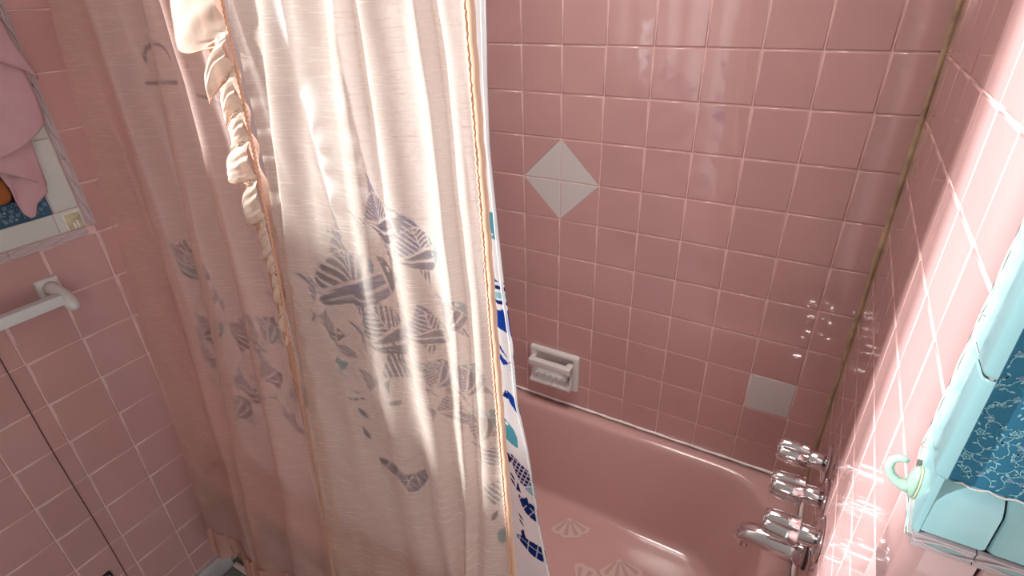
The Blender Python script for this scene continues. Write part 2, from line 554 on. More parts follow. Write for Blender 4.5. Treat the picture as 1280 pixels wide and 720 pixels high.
def cap_horizontal(x0, x1, z0, z1, yf, yb, material, parent, wrap=False):
    """cap tile facing -y whose top edge rolls back to the wallpaper"""
    r = yb - yf
    prof = [(yf + 0.003, z0), (yf, z0 + 0.003), (yf + 0.001, z1 - 0.016), (yf + 0.0045, z1 - 0.008), (yf + 0.010, z1 - 0.003), (yb + 0.002, z1)]
    def sec(x, k):
        return [(x, y + k * (0.003), z - k * 0.0015 * (1 if i > 2 else -1)) for i, (y, z) in enumerate(prof)]
    rings = [sec(x0, 1.4), sec(x0 + 0.001, 0.5), sec(x0 + 0.004, 0), sec(x1 - 0.004, 0), sec(x1 - 0.001, 0.5), sec(x1, 1.4)]
    return sharp(MB().loft(rings, closed=False, cap0=False, cap1=False).build('cap_tile', material, parent), 32)

cap_horizontal(0.0015, 0.0515, -0.3175, -0.262, -0.80, -0.784, M['aqua'], wall_return)
for k in range(5):
    cap_horizontal(0.0526 + k * T, 0.0535 + (k + 1) * T - 0.002, -0.3175, -0.262, -0.80, -0.784, M['aqua'], wall_return)

def cap_vertical(z0, z1, material, parent):
    """cap tile on the tub side that rolls round the outside corner to the wallpaper"""
    r = 0.0082
    prof = [(0.003, -0.7402), (-0.0005, -0.7412), (-0.0005, -0.7655), (-0.0022, -0.7705), (-0.0022, -0.80 + r)]
    for k in range(1, 7):
        a = math.pi / 2 * k / 6
        prof.append((-0.0022 + r - r * math.cos(a), -0.80 + r - r * math.sin(a)))
    prof.append((0.0068, -0.7985))
    prof.append((0.0072, -0.786))
    def sec(z, k):
        return [(x + k * 0.0012 * (1 if i < 6 else .3), y + k * 0.0012 * (0 if i < 6 else 1), z) for i, (x, y) in enumerate(prof)]
    rings = [sec(z0, 1), sec(z0 + 0.0008, 0.4), sec(z0 + 0.003, 0), sec(z1 - 0.003, 0), sec(z1 - 0.0008, 0.4), sec(z1, 1)]
    return sharp(MB().loft(rings, closed=False, cap0=False, cap1=False).build('cap_tile', material, parent), 32)

cap_vertical(-0.252, -0.149, M['aqua'], wall_return)
for k in range(6):
    cap_vertical(-0.147 + k * T, -0.147 + k * T + T - 0.002, M['aqua'], wall_return)
# corner piece under the vertical cap, between the two rope runs
MB().box((0.004, -0.7935, -0.318), (0.6, -0.779, -0.290)).build('cap_bed', mat('teal_grey_grout', (0.16, 0.24, 0.26), rough=0.8), wall_return, smooth=False)
MB().box((0.0032, -0.795, -0.26), (0.0060, -0.737, CEIL)).build('cap_bed', M['caulk_white'], wall_return, smooth=False)
def corner_piece():
    r = 0.0045
    rings = []
    for zz, ys in ((-0.2505, -0.742), (-0.272, -0.744), (-0.290, -0.757), (-0.305, -0.767), (-0.316, -0.781), (-0.3185, -0.786)):
        prof = [(0.0, ys), (-0.0006, (ys - 0.80 + r) / 2), (0.0, -0.80 + r)]
        for k in range(1, 7):
            a = math.pi / 2 * k / 6
            prof.append((r - r * math.cos(a), -0.80 + r - r * math.sin(a)))
        rings.append([(x, y, zz) for x, y in prof])
    return MB().loft(rings, closed=False, cap0=False, cap1=False).build('corner_cap_tile', M['aqua'], wall_return)
corner_piece()
# ragged caulk bead beside the vertical rope and along the wallpaper edge
pts = [(-0.0005 + 0.0006 * math.sin(i * 1.7), -0.7342 + 0.0008 * math.sin(i * 2.3), -0.27 + i * 0.008) for i in range(60)]
MB().tube(pts, [0.0006 + 0.0005 * abs(math.sin(i * 1.3)) for i in range(60)], 6).build('caulk_bead', M['caulk_white'], wall_return)
pts = [(0.0145 + i * 0.006, -0.7862 + 0.0008 * math.sin(i * 2.1), -0.2625 + 0.0012 * math.sin(i * 1.9)) for i in range(60)]
MB().tube(pts, [0.0006 + 0.0005 * abs(math.sin(i * 1.7)) for i in range(60)], 6).build('caulk_bead', M['caulk_white'], wall_return)

# left: horizontal rope + white cap tiles, vertical rope + cap tiles, corner block
for k in range(5):
    y1 = -0.766 - k * 0.144
    rope_tile(wall_left, (LEFT, y1, -0.3145), (LEFT, y1 - 0.143, -0.3145), (1, 0, 0), 0.017, M['rope_pink'], M['rope_pink'], M['rope_pink'], 3)
for k in range(4):
    z0 = -0.305 + k * 0.144
    rope_tile(wall_left, (LEFT, -0.7535, z0), (LEFT, -0.7535, z0 + 0.143), (1, 0, 0), 0.016, M['rope_pink'], M['rope_pink'], M['rope_pink'], 3)

def cap_left(y0, y1, z0, z1, back_side):
    """cushioned cap tile on the left wall; back_side edge rolls back towards the wallpaper"""
    e = 0.004
    lo = (LEFT - 0.004, y0, z0); hi = (LEFT + 0.0015, y1, z1)
    return MB().box(lo, hi, 0.0018).build('cap_tile', M['white_tile'], wall_left)
cap_left(-0.813, -0.764, -0.304, -0.262, None)
# yellowed square patch on the corner block
pv = MB().box((LEFT + 0.0012, -0.798, -0.303), (LEFT + 0.0024, -0.768, -0.268), 0.0006)
po = pv.build('patch', mat('yellowed_glue_patch', (0.47, 0.41, 0.27), rough=0.6, var=0.25, vscale=60, bump=0.3, bscale=120), wall_left)
po['label'] = 'yellowed square patch of old glue'
sv = MB().box((LEFT + 0.0022, -0.786, -0.302), (LEFT + 0.0030, -0.783, -0.290), 0.0003)
sv.box((LEFT + 0.0022, -0.779, -0.302), (LEFT + 0.0030, -0.776, -0.286), 0.0003)
sv.box((LEFT + 0.0022, -0.799, -0.303), (LEFT + 0.0030, -0.797, -0.267), 0.0003)
sv.box((LEFT + 0.0022, -0.799, -0.269), (LEFT + 0.0030, -0.768, -0.267), 0.0003)
sv.build('glue_ridge', M['caulk_white'], wall_left)
for k in range(5):
    y1 = -0.815 - k * 0.150
    cap_left(y1 - 0.148, y1, -0.304, -0.262, None)
for k in range(4):
    z0 = -0.260 + k * 0.144
    cap_left(-0.809, -0.764, z0, z0 + 0.142, None)
# wallpaper sheet of the left wall
MB().box((LEFT - 0.0022, -1.40, -0.262), (LEFT - 0.0006, -0.811, 0.20)).build('wallpaper', M['wallpaper_shaded'], wall_left, smooth=False)

# corner caulk and tub caulk
pts = [(-0.0030 + 0.0008 * math.sin(i * 1.1), -0.0030, RIM + i * 0.03) for i in range(48)]
struct(MB().tube(pts, [0.0052 + 0.0011 * math.sin(i * 0.9) + 0.0006 * math.sin(i * 2.7) for i in range(48)], 8).build('trim_1', M['caulk_beige']), 'yellowed caulk bead up the corner of the two pink walls', 'caulk')
pts = [(LEFT + 0.005 + i * 0.02, -0.001, RIM + 0.004 + 0.0008 * math.sin(i * 1.3)) for i in range(75)]
struct(MB().tube(pts, [0.0040 + 0.0008 * math.sin(i * 2.2) for i in range(75)], 8).build('trim_2', M['caulk_white']), 'white caulk line between tub rim and back wall tiles', 'caulk')
pts = [(-0.001, -0.005 - i * 0.02, RIM + 0.004) for i in range(37)]
struct(MB().tube(pts, 0.0038, 8).build('trim_3', M['caulk_white']), 'caulk line between tub rim and faucet wall', 'caulk')
# marble base along the left wall and the white bead in front of the tub
struct(MB().box((LEFT - 0.002, -2.55, FLOOR), (LEFT + 0.016, -0.765, -1.374), 0.003).build('baseboard_left', M['marble']), 'grey marble base strip at the foot of the left wall', 'baseboard')
struct(MB().box((LEFT + 0.017, -0.772, FLOOR), (-0.002, -0.757, FLOOR + 0.008), 0.002).build('trim_4', M['caulk_white']), 'white bead along the foot of the tub', 'caulk')

# ----------------------------------------------------------------- wallpaper print
def print_mesh(name, material, polys, to3d, parent):
    v = []; f = []
    for poly in polys:
        b = len(v)
        v += [to3d(p) for p in poly]
        f.append(tuple(range(b, b + len(poly))))
    o = link_mesh(name, v, f, material, parent, smooth=False)
    return tag(o, kind='stuff')

def ribbon(pts, w):
    out = []
    for i in range(len(pts) - 1):
        (x0, y0), (x1, y1) = pts[i], pts[i + 1]
        L = math.hypot(x1 - x0, y1 - y0) or 1e-9
        nx, ny = -(y1 - y0) / L * w / 2, (x1 - x0) / L * w / 2
        out.append([(x0 - nx, y0 - ny), (x1 - nx, y1 - ny), (x1 + nx, y1 + ny), (x0 + nx, y0 + ny)])
    return out

def floral(w, h, seed, dens, sc=1.0):
    R = random.Random(seed)
    pale = []; bloom = []
    placed = []
    n = int(w * h * dens)
    for _ in range(n * 8):
        if len(placed) >= n: break
        x, y = R.uniform(0.004, w - 0.004), R.uniform(0.004, h - 0.004)
        if any(math.hypot(x - a, y - b) < 0.0098 * sc for a, b in placed): continue
        placed.append((x, y))
        kind = R.random()
        a0 = R.uniform(0, 6.28)
        if kind < 0.42:      # outlined five-pointed star flower
            rr = 0.0052 * sc
            star = [(x + math.cos(a0 + k * math.pi / 5) * (rr if k % 2 == 0 else rr * 0.45), y + math.sin(a0 + k * math.pi / 5) * (rr if k % 2 == 0 else rr * 0.45)) for k in range(10)]
            pale += ribbon(star + [star[0]], 0.0012 * sc)
            pale.append([(x + math.cos(k) * 0.0011 * sc, y + math.sin(k) * 0.0011 * sc) for k in range(6)])
        elif kind < 0.62:    # mauve bloom with pale rim
            bloom.append([(x + math.cos(k * 6.283 / 12) * 0.0034 * sc * (1 + .18 * math.cos(k * 3)), y + math.sin(k * 6.283 / 12) * 0.0027 * sc) for k in range(12)])
            for k in range(3):
                pale.append([(x + math.cos(a0 + k * 2) * 0.004 * sc + math.cos(j * 1.57) * 0.001, y + math.sin(a0 + k * 2) * 0.003 * sc + math.sin(j * 1.57) * 0.0008) for j in range(4)])
        else:                # vine with leaves
            r = R.uniform(0.006, 0.012) * sc
            arc = [(x + r * math.cos(a0 + t * 0.3), y + r * math.sin(a0 + t * 0.3)) for t in range(int(R.uniform(7, 14)))]
            pale += ribbon(arc, 0.0009 * sc)
            for q in arc[::3]:
                b0 = R.uniform(0, 6.28); l = 0.0026 * sc; wd = 0.0010 * sc
                cx, cy = q[0] + math.cos(b0) * 0.003 * sc, q[1] + math.sin(b0) * 0.003 * sc
                pale.append([(cx + math.cos(b0) * l * u - math.sin(b0) * wd * vv, cy + math.sin(b0) * l * u + math.cos(b0) * wd * vv) for u, vv in ((-1, 0), (-.4, -1), (.4, -.9), (1, 0), (.4, .9), (-.4, 1))])
    for _ in range(n * 2):   # loose leaves
        x, y = R.uniform(0.002, w - 0.002), R.uniform(0.002, h - 0.002)
        if any(math.hypot(x - a, y - b) < 0.0058 * sc for a, b in placed): continue
        b0 = R.uniform(0, 6.28); l = 0.0024 * sc; wd = 0.001 * sc
        pale.append([(x + math.cos(b0) * l * u - math.sin(b0) * wd * vv, y + math.sin(b0) * l * u + math.cos(b0) * wd * vv) for u, vv in ((-1, 0), (-.4, -1), (.4, -.9), (1, 0), (.4, .9), (-.4, 1))])
    clip = lambda P: [[(min(max(a, 0), w), min(max(b, 0), h)) for a, b in q] for q in P]
    return clip(pale), clip(bloom)

MB().box((0.0060, -0.7842, -0.262), (0.0102, -0.781, CEIL)).build('wallpaper_gap_shade', M['dark_shade_gasket'], wall_return, smooth=False)  # near-black strip stands in for the shadow at the wallpaper edge
MB().box((0.0102, -0.7846, -0.262), (1.4, -0.7815, CEIL)).build('wallpaper', M['wallpaper'], wall_return, smooth=False)
pale, bloom = floral(0.30, 0.42, 3, 9000, 0.78)
to3 = lambda p: (0.0106 + p[0], -0.7849, -0.260 + p[1])
to3b = lambda p: (0.0106 + p[0], -0.7848, -0.260 + p[1])
print_mesh('printed_vines', M['wp_print'], pale, to3, wall_return)
print_mesh('printed_blooms', M['wp_bloom'], bloom, to3b, wall_return)
pale, bloom = floral(0.32, 0.30, 9, 6000, 0.8)
tl = lambda p: (LEFT - 0.0003, -0.813 - p[0], -0.258 + p[1])
print_mesh('printed_vines', M['wp_print_shaded'], [list(reversed(q)) for q in pale + bloom], tl, wall_left)

# ----------------------------------------------------------------- bathtub
def rrect(x0, x1, y0, y1, rad, z, n=10):
    """rounded rectangle ring, counter clockwise, rad = (x0y0, x1y0, x1y1, x0y1)"""
    pts = []
    corners = [(x0, y0, 180, rad[0]), (x1, y0, 270, rad[1]), (x1, y1, 0, rad[2]), (x0, y1, 90, rad[3])]
    for i, (cx, cy, a, r) in enumerate(corners):
        sx = 1 if cx == x0 else -1
        sy = 1 if cy == y0 else -1
        ox, oy = cx + sx * r, cy + sy * r
        for k in range(n + 1):
            t = math.radians(a + 90 * k / n)
            pts.append((ox + r * math.cos(t), oy + r * math.sin(t), z))
    # straight runs need extra points so that long faces stay smooth
    out = []
    m = len(pts)
    for i in range(m):
        out.append(pts[i])
        if (i + 1) % (n + 1) == 0:
            p, q = pts[i], pts[(i + 1) % m]
            for k in range(1, 12):
                t = k / 12
                out.append((p[0] + (q[0] - p[0]) * t, p[1] + (q[1] - p[1]) * t, z))
    return out

OX0, OX1, OY0, OY1 = LEFT + 0.004, -0.004, -0.757, -0.004
def tub():
    R = []
    o = (0.004,) * 4
    R.append(rrect(OX0, OX1, OY0 + 0.012, OY1, o, FLOOR))
    R.append(rrect(OX0, OX1, OY0 + 0.010, OY1, o, FLOOR + 0.09))
    R.append(rrect(OX0, OX1, OY0 + 0.010, OY1, o, RIM - 0.045))
    R.append(rrect(OX0, OX1, OY0 + 0.002, OY1, o, RIM - 0.030))
    R.append(rrect(OX0, OX1, OY0, OY1, o, RIM - 0.014))
    R.append(rrect(OX0 + 0.002, OX1 - 0.001, OY0 + 0.006, OY1 - 0.001, o, RIM - 0.004))
    R.append(rrect(OX0 + 0.004, OX1 - 0.002, OY0 + 0.014, OY1 - 0.002, (0.01,) * 4, RIM))
    # inner opening
    bx0, bx1, by0, by1 = OX0 + 0.105, -0.070, -0.672, -0.044
    def inner(d, dz, rad, dl=0.0, dr=0.0, dbk=0.0):
        return rrect(bx0 + d + dl, bx1 - d - dr, by0 + d, by1 - d - dbk, (rad, rad * 0.9, rad * 0.95, rad), RIM + dz)
    R.append(inner(-0.014, -0.0005, 0.150))
    R.append(inner(-0.006, -0.003, 0.148))
    R.append(inner(0.000, -0.010, 0.145))
    R.append(inner(0.004, -0.022, 0.142))
    R.append(inner(0.010, -0.060, 0.140, dl=0.02, dr=0.006, dbk=0.006))
    R.append(inner(0.020, -0.130, 0.135, dl=0.06, dr=0.014, dbk=0.014))
    R.append(inner(0.030, -0.200, 0.130, dl=0.10, dr=0.022, dbk=0.022))
    R.append(inner(0.036, -0.250, 0.125, dl=0.13, dr=0.028, dbk=0.028))
    R.append(inner(0.040, -0.276, 0.120, dl=0.15, dr=0.034, dbk=0.031))
    R.append(inner(0.045, -0.287, 0.117, dl=0.155, dr=0.036, dbk=0.032))
    R.append(inner(0.053, -0.293, 0.112, dl=0.165, dr=0.040, dbk=0.034))
    R.append(inner(0.066, -0.296, 0.100, dl=0.18, dr=0.046, dbk=0.036))
    R.append(inner(0.110, -0.297, 0.080, dl=0.20, dr=0.05, dbk=0.036))
    R.append(inner(0.200, -0.2975, 0.040, dl=0.22, dr=0.06, dbk=0.036))
    t = MB()
    t.loft(R, cap0=False, cap1=True)
    return t.build('bathtub', M['tub'])
tub_o = tag(tub(), 'pink enamelled bathtub set between the tiled walls behind the curtain', 'bathtub')
TUB_FLOOR = RIM - 0.2975

def shell_decal(x, y, ang, size, label):
    o = thing('shell_decal', label, 'decal', (x, y, TUB_FLOOR), 'shell decals on the tub floor')
    base = []
    lobes = 4
    z = 0.0016
    N = 40
    span = math.radians(118)
    outline = [(0, -size * 0.5)]
    for i in range(N + 1):
        t = i / N
        a = -span / 2 + span * t
        r = size * (0.93 + 0.07 * abs(math.sin(math.pi * lobes * t)))
        outline.append((math.sin(a) * r, -size * 0.5 + math.cos(a) * r))
    cs, sn = math.cos(ang), math.sin(ang)
    rot = lambda p, zz: (p[0] * cs - p[1] * sn, p[0] * sn + p[1] * cs, zz)
    top = [rot(p, z) for p in outline]; bot = [rot(p, 0.0003) for p in outline]
    m = MB(); m.loft([bot, top], cap0=True, cap1=True)
    m.build('shell', M['decal'], o, smooth=False)
    for k in range(lobes):
        a = -span / 2 + span * (k + 0.5) / lobes
        rib = []
        for rr, w in ((0.16, 0.035), (0.5, 0.06), (0.84, 0.085)):
            rib.append((rr, w))
        left = [(math.sin(a) * rr * size - math.cos(a) * w * size, -size * .5 + math.cos(a) * rr * size + math.sin(a) * w * size) for rr, w in rib]
        right = [(math.sin(a) * rr * size + math.cos(a) * w * size, -size * .5 + math.cos(a) * rr * size - math.sin(a) * w * size) for rr, w in reversed(rib)]
        P = left + right
        mm = MB(); mm.loft([[rot(p, z - 0.0005) for p in P], [rot(p, z + 0.0006) for p in P]], cap0=True, cap1=True)
        mm.build('rib', M['decal_rib'], o, smooth=False)
    return o
ang = math.atan2(-0.066, 0.035) - math.pi / 2
shell_decal(-0.578, -0.206, ang, 0.075, 'frosted shell decal on the tub floor nearest the back wall')
shell_decal(-0.392, -0.266, ang, 0.078, 'frosted shell decal in the middle of the tub floor, nearest the faucets')
shell_decal(-0.462, -0.338, ang + 2.2, 0.078, 'frosted shell decal cut by the bottom of the photo, beside the curtain hem')

# ----------------------------------------------------------------- faucets
def lathe_x(prof, n=28, cy=0.0, cz=0.0):
    """profile (x, r) turned about an axis parallel to x"""
    return [[(x, cy + r * math.cos(2 * math.pi * k / n), cz + r * math.sin(2 * math.pi * k / n)) for k in range(n)] for x, r in prof]

def faucet(y, z, turn, label):
    o = thing('faucet_handle', label, 'faucet', (0, y, z), 'tub faucet handles')
    m = MB()
    m.loft(lathe_x([(-0.0002, 0.040), (-0.0025, 0.043), (-0.005, 0.042), (-0.0075, 0.036), (-0.0085, 0.026), (-0.011, 0.0215)], 36), cap0=True, cap1=True)
    sharp(m.build('flange', M['chrome'], o), 60)
    m = MB()
    m.loft(lathe_x([(-0.009, 0.0205), (-0.0105, 0.0188), (-0.038, 0.0180)], 28), cap0=False, cap1=True)
    sharp(m.build('stem', M['chrome'], o), 50)
    # fluted knob: four broad lobes with grooves between them
    def sec(x, r, depth):
        ring = []
        for k in range(48):
            a = 2 * math.pi * k / 48
            g = abs(math.cos(2 * (a + turn)))           # 1 on a lobe, 0 in a groove
            rr = r * (1 - depth * (1 - g ** 0.45))
            ring.append((x, rr * math.cos(a), rr * math.sin(a)))
        return ring
    m = MB()
    m.loft([sec(-0.036, 0.016, 0.02), sec(-0.0365, 0.028, 0.20), sec(-0.039, 0.0298, 0.30), sec(-0.060, 0.0288, 0.32), sec(-0.084, 0.0268, 0.32),
            sec(-0.0905, 0.0255, 0.28), sec(-0.0935, 0.023, 0.22), sec(-0.0945, 0.017, 0.05)], cap0=True, cap1=True)
    kn = sharp(m.build('knob', M['chrome'], o), 45)
    m = MB()
    m.loft(lathe_x([(-0.0935, 0.0165), (-0.0955, 0.0160), (-0.0965, 0.012)], 24), cap0=False, cap1=True)
    sharp(m.build('cap', M['chrome'], kn), 50)
    return o
faucet(-0.240, -0.757, 0.25, 'chrome faucet handle farthest from the viewer, nearest the back wall')
faucet(-0.340, -0.760, 0.50, 'chrome faucet handle in the middle of the row of three')
faucet(-0.437, -0.763, 0.10, 'chrome faucet handle nearest the viewer, above the spout')

def spout():
    o = thing('tub_spout', 'chrome tub spout below the three faucet handles', 'spout', (0, -0.356, -0.905))
    rings = []
    n = 28
    for x, r, zc, sq in ((-0.0005, 0.0275, 0, 0), (-0.004, 0.0290, 0, 0), (-0.03, 0.0285, 0.001, 0.02), (-0.06, 0.0270, 0.002, 0.05), (-0.09, 0.0245, 0.003, 0.10),
                         (-0.112, 0.0225, 0.001, 0.15), (-0.126, 0.0205, -0.004, 0.18), (-0.133, 0.0170, -0.010, 0.2), (-0.136, 0.0110, -0.014, 0.2), (-0.1365, 0.004, -0.016, 0.2)):
        ring = []
        for k in range(n):
            a = 2 * math.pi * k / n
            zz = r * math.sin(a)
            if zz > 0: zz *= (1 - sq)
            ring.append((x, r * 0.92 * math.cos(a), zc + zz))
        rings.append(ring)
    m = MB(); m.loft(rings)
    sharp(m.build('spout_body', M['chrome'], o), 60)
    m = MB()
    m.loft([[(-0.116 + 0.0125 * math.cos(2 * math.pi * k / 20), 0.0125 * math.sin(2 * math.pi * k / 20), zz) for k in range(20)] for zz in (-0.018, -0.034)])
    sharp(m.build('outlet', M['chrome'], o), 50)
    m = MB(); m.loft(lathe_x([(-0.0005, 0.0305), (-0.003, 0.0305)], 28))
    sharp(m.build('gasket', M['dark_shade_gasket'], o), 50)['label'] = 'dark gasket ring against the wall'
    return o
spout()

# ----------------------------------------------------------------- soap dish
def soap_dish():
    o = thing('soap_dish', 'white ceramic soap dish with a grab bar on the pink back wall', 'soap dish', (-0.735, 0, -0.927))
    W, H = 0.083, 0.066
    m = MB()
    # frame plate with a hollow centre
    def rr(hw, hh, r, y):
        return [(p[0], y, p[1]) for p in [(q[0], q[1]) for q in rrect(-hw, hw, -hh, hh, (r,) * 4, 0, 5)]]
    m.loft([rr(W, H, 0.006, 0.0), rr(W, H, 0.006, -0.008), rr(W - 0.002, H - 0.002, 0.006, -0.012), rr(W - 0.006, H - 0.006, 0.006, -0.014),
            rr(W - 0.016, H - 0.014, 0.006, -0.0135), rr(W - 0.020, H - 0.018, 0.006, -0.010), rr(W - 0.022, H - 0.02, 0.006, -0.0035)], cap0=False, cap1=True)
    m.build('plate', M['ceramic'], o)
    # grab bar: a square-edged shelf frame with a slot between it and the plate
    m = MB()
    m.box((-0.074, -0.043, 0.013), (0.068, -0.023, 0.037), 0.004)
    m.box((-0.074, -0.038, 0.014), (-0.058, -0.004, 0.0375), 0.004)
    m.box((0.046, -0.038, 0.014), (0.068, -0.004, 0.0375), 0.004)
    m.build('grab_bar', M['ceramic'], o)
    # tray: slanting floor with a lip and end cheeks
    m = MB()
    prof = [(-0.004, -0.030), (-0.024, -0.036), (-0.034, -0.040), (-0.038, -0.043), (-0.038, -0.050), (-0.032, -0.056), (-0.004, -0.062)]
    m.loft([[(x, y, z) for y, z in prof] for x in (-0.070, -0.066, 0.060, 0.064)])
    m.loft([[(x, y, z) for y, z in ((-0.004, 0.018), (-0.034, 0.018), (-0.018, -0.010), (-0.024, -0.036), (-0.037, -0.046), (-0.004, -0.060))] for x in (0.058, 0.0645)])
    m.loft([[(x, y, z) for y, z in ((-0.004, 0.018), (-0.034, 0.018), (-0.018, -0.010), (-0.024, -0.036), (-0.037, -0.046), (-0.004, -0.060))] for x in (-0.0705, -0.064)])
    sharp(m.build('tray', M['ceramic'], o), 40)
    for k in range(6):
        x = -0.05 + k * 0.020
        m = MB()
        m.tube([(x, -0.008, -0.0295), (x, -0.025, -0.0345), (x, -0.034, -0.0385), (x, -0.0385, -0.044), (x, -0.0385, -0.0495)], [0.0020, 0.0020, 0.0019, 0.0018, 0.0012], 8)
        m.build('ridge', M['ceramic'], o)
    return o
soap_dish()

# ----------------------------------------------------------------- towel bar
def towel_bar():
    o = thing('towel_bar', 'white square towel bar on a grey-white ceramic post under the left rope trim', 'towel bar', (LEFT, -0.874, -0.402))
    for dy in (0.0, -0.62):
        post = MB()
        post.loft([[(x, dy + p[0], p[1]) for p in [(q[0], q[1]) for q in rrect(-s, s, -s, s, (0.004,) * 4, 0, 4)]] for x, s in ((0.0, 0.0215), (0.006, 0.0215), (0.010, 0.0195), (0.0125, 0.014))], cap0=False)
        # arm that droops to the bar
        pts = [(0.008, dy, 0.002), (0.022, dy + 0.001, 0.000), (0.036, dy + 0.003, -0.005), (0.050, dy + 0.005, -0.013), (0.060, dy + 0.006, -0.023), (0.066, dy + 0.006, -0.033), (0.068, dy + 0.006, -0.040)]
        post.tube(pts, [0.0155, 0.0132, 0.0132, 0.0140, 0.0140, 0.0120, 0.0062], 16)
        post.build('post', M['ceramic'], o)
    m = MB()
    m.box((0.044, -0.616, -0.0215), (0.066, -0.004, 0.0005), 0.0015)
    sharp(m.build('bar', M['bar'], o), 40)
    return o
towel_bar()

# ----------------------------------------------------------------- towel on the left
def grid_surface(fn, nu, nv):
    v = []; f = []
    for i in range(nu + 1):
        for j in range(nv + 1):
            v.append(fn(i / nu, j / nv))
    for i in range(nu):
        for j in range(nv):
            a = i * (nv + 1) + j
            f.append((a, a + 1, a + nv + 2, a + nv + 1))
    return v, f

def solidify(o, th, offset=0.0):
    md = o.modifiers.new('thick', 'SOLIDIFY')
    md.thickness = th
    md.offset = offset
    return o

def towel():
    o = thing('hand_towel', 'pink cloth towel hanging in folded tiers over the blue wallpaper', 'towel', (LEFT + 0.03, -0.86, -0.26))
    # each tier is a corner of the cloth: left, right and bottom edges are curves in the wall plane
    def tier(off, right, bottom, top_z, name, seed, curl):
        """right: (y, z) from the top down to the tip; bottom: (y, z) from the left edge to the tip"""
        R_ = np.array(right); B_ = np.array(bottom)
        def curve(P, t):
            d = np.concatenate([[0], np.cumsum(np.hypot(*np.diff(P, axis=0).T))]); d /= d[-1]
            return np.array([np.interp(t, d, P[:, 0]), np.interp(t, d, P[:, 1])])
        yl = B_[0, 0]; tl = np.array([yl, top_z])
        def fn(u, v):
            rr = curve(R_, v); bb = curve(B_, u)
            ll = tl + (B_[0] - tl) * v; tt = tl + (R_[0] - tl) * u
            p = (1 - u) * ll + u * rr + (1 - v) * tt + v * bb - ((1 - u) * (1 - v) * tl + u * (1 - v) * R_[0] + (1 - u) * v * B_[0] + u * v * R_[-1])
            x = LEFT + off + 0.006 * math.sin(4.2 * u + 2.0 * v + seed) + 0.003 * math.sin(9 * u - 4 * v + seed * 2) - curl * max(0, (u - 0.72) / 0.28) ** 2 * v
            return (x - o.location.x, p[0] - o.location.y, p[1] - o.location.z)
        v, f = grid_surface(fn, 40, 40)
        return solidify(link_mesh(name, v, f, M['towel'], o), 0.0028)
    tier(0.055, [(-0.800, 0.25), (-0.782, 0.140), (-0.773, 0.062), (-0.765, 0.029), (-0.755, -0.001), (-0.756, -0.006)], [(-1.02, 0.14), (-0.92, 0.075), (-0.806, 0.030), (-0.780, 0.016), (-0.767, 0.008), (-0.756, -0.006)], 0.27, 'upper_tier', 0.4, 0.016)
    tier(0.043, [(-0.790, 0.10), (-0.772, 0.02), (-0.770, -0.041), (-0.774, -0.078), (-0.777, -0.084)], [(-1.02, -0.15), (-0.92, -0.148), (-0.867, -0.131), (-0.830, -0.117), (-0.792, -0.095), (-0.777, -0.084)], 0.12, 'middle_tier', 1.9, 0.012)
    tier(0.033, [(-0.810, -0.03), (-0.806, -0.104), (-0.806, -0.154), (-0.806, -0.196), (-0.808, -0.203)], [(-0.98, -0.115), (-0.92, -0.130), (-0.872, -0.152), (-0.850, -0.167), (-0.832, -0.180), (-0.808, -0.203)], -0.02, 'lower_tier', 3.1, 0.016)
    tier(0.022, [(-0.815, -0.12), (-0.808, -0.190), (-0.812, -0.212), (-0.836, -0.228), (-0.846, -0.250)], [(-0.872, -0.150), (-0.868, -0.185), (-0.866, -0.215), (-0.862, -0.242), (-0.854, -0.252), (-0.846, -0.250)], -0.11, 'hanging_corner', 4.4, 0.0)
    return o
towel()

# brown wooden thing at the very edge of the frame
def wooden_piece():
    o = thing('wooden_ornament', 'rounded orange brown wooden ornament with a black back at the left edge of the photo', 'ornament', (LEFT, -0.898, -0.178))
    MB().box((0.0, -0.06, -0.040), (0.012, 0.044, 0.060), 0.004).build('back_board', M['black'], o)
    m = MB()
    m.loft([[(x, p[0], p[1]) for p in rrect(-0.055 + e, 0.032 - e, -0.036 + e, 0.018 - e, (0.018 - e,) * 4, 0, 6)] for x, e in ((0.010, 0.0), (0.020, 0.0), (0.026, 0.003), (0.029, 0.010))])
    m.build('wooden_body', M['wood'], o)
    return o
wooden_piece()

# dark cord hanging down the left wall
def cord():
    o = thing('hanging_cord', 'thin dark cord hanging down the left tiled wall behind the towel bar', 'cord', (LEFT, -1.000, -1.30))
    L = lambda p: (p[0] - o.location.x, p[1] - o.location.y, p[2] - o.location.z)
    m = MB()
    pts = [(LEFT + 0.0016, -1.000 + 0.0012 * math.sin(i * 0.35), -0.30 - i * 0.0345) for i in range(27)]
    m.tube([L(p) for p in pts], 0.0011, 6)
    m.build('strand', M['cord'], o)
    e = pts[-1]
    for sg, dz in ((1, 0.0), (-1, 0.0)):
        q = [L((LEFT + 0.0014, e[1] + sg * 0.0055 * t ** 0.8, e[2] - 0.10 * t)) for t in (0, .2, .4, .6, .8, 1.0)]
        MB().tube(q, 0.0007, 6).build('loose_end', M['cord'], o)
    c = L((LEFT + 0.0022, e[1] + 0.005, e[2] - 0.075))
    MB().tube([(c[0], c[1] - 0.003, c[2] - 0.001), (c[0], c[1], c[2]), (c[0], c[1] + 0.003, c[2] + 0.001)], [0.0007, 0.0018, 0.0007], 8).build('knot', M['cord'], o)
    return o
cord()

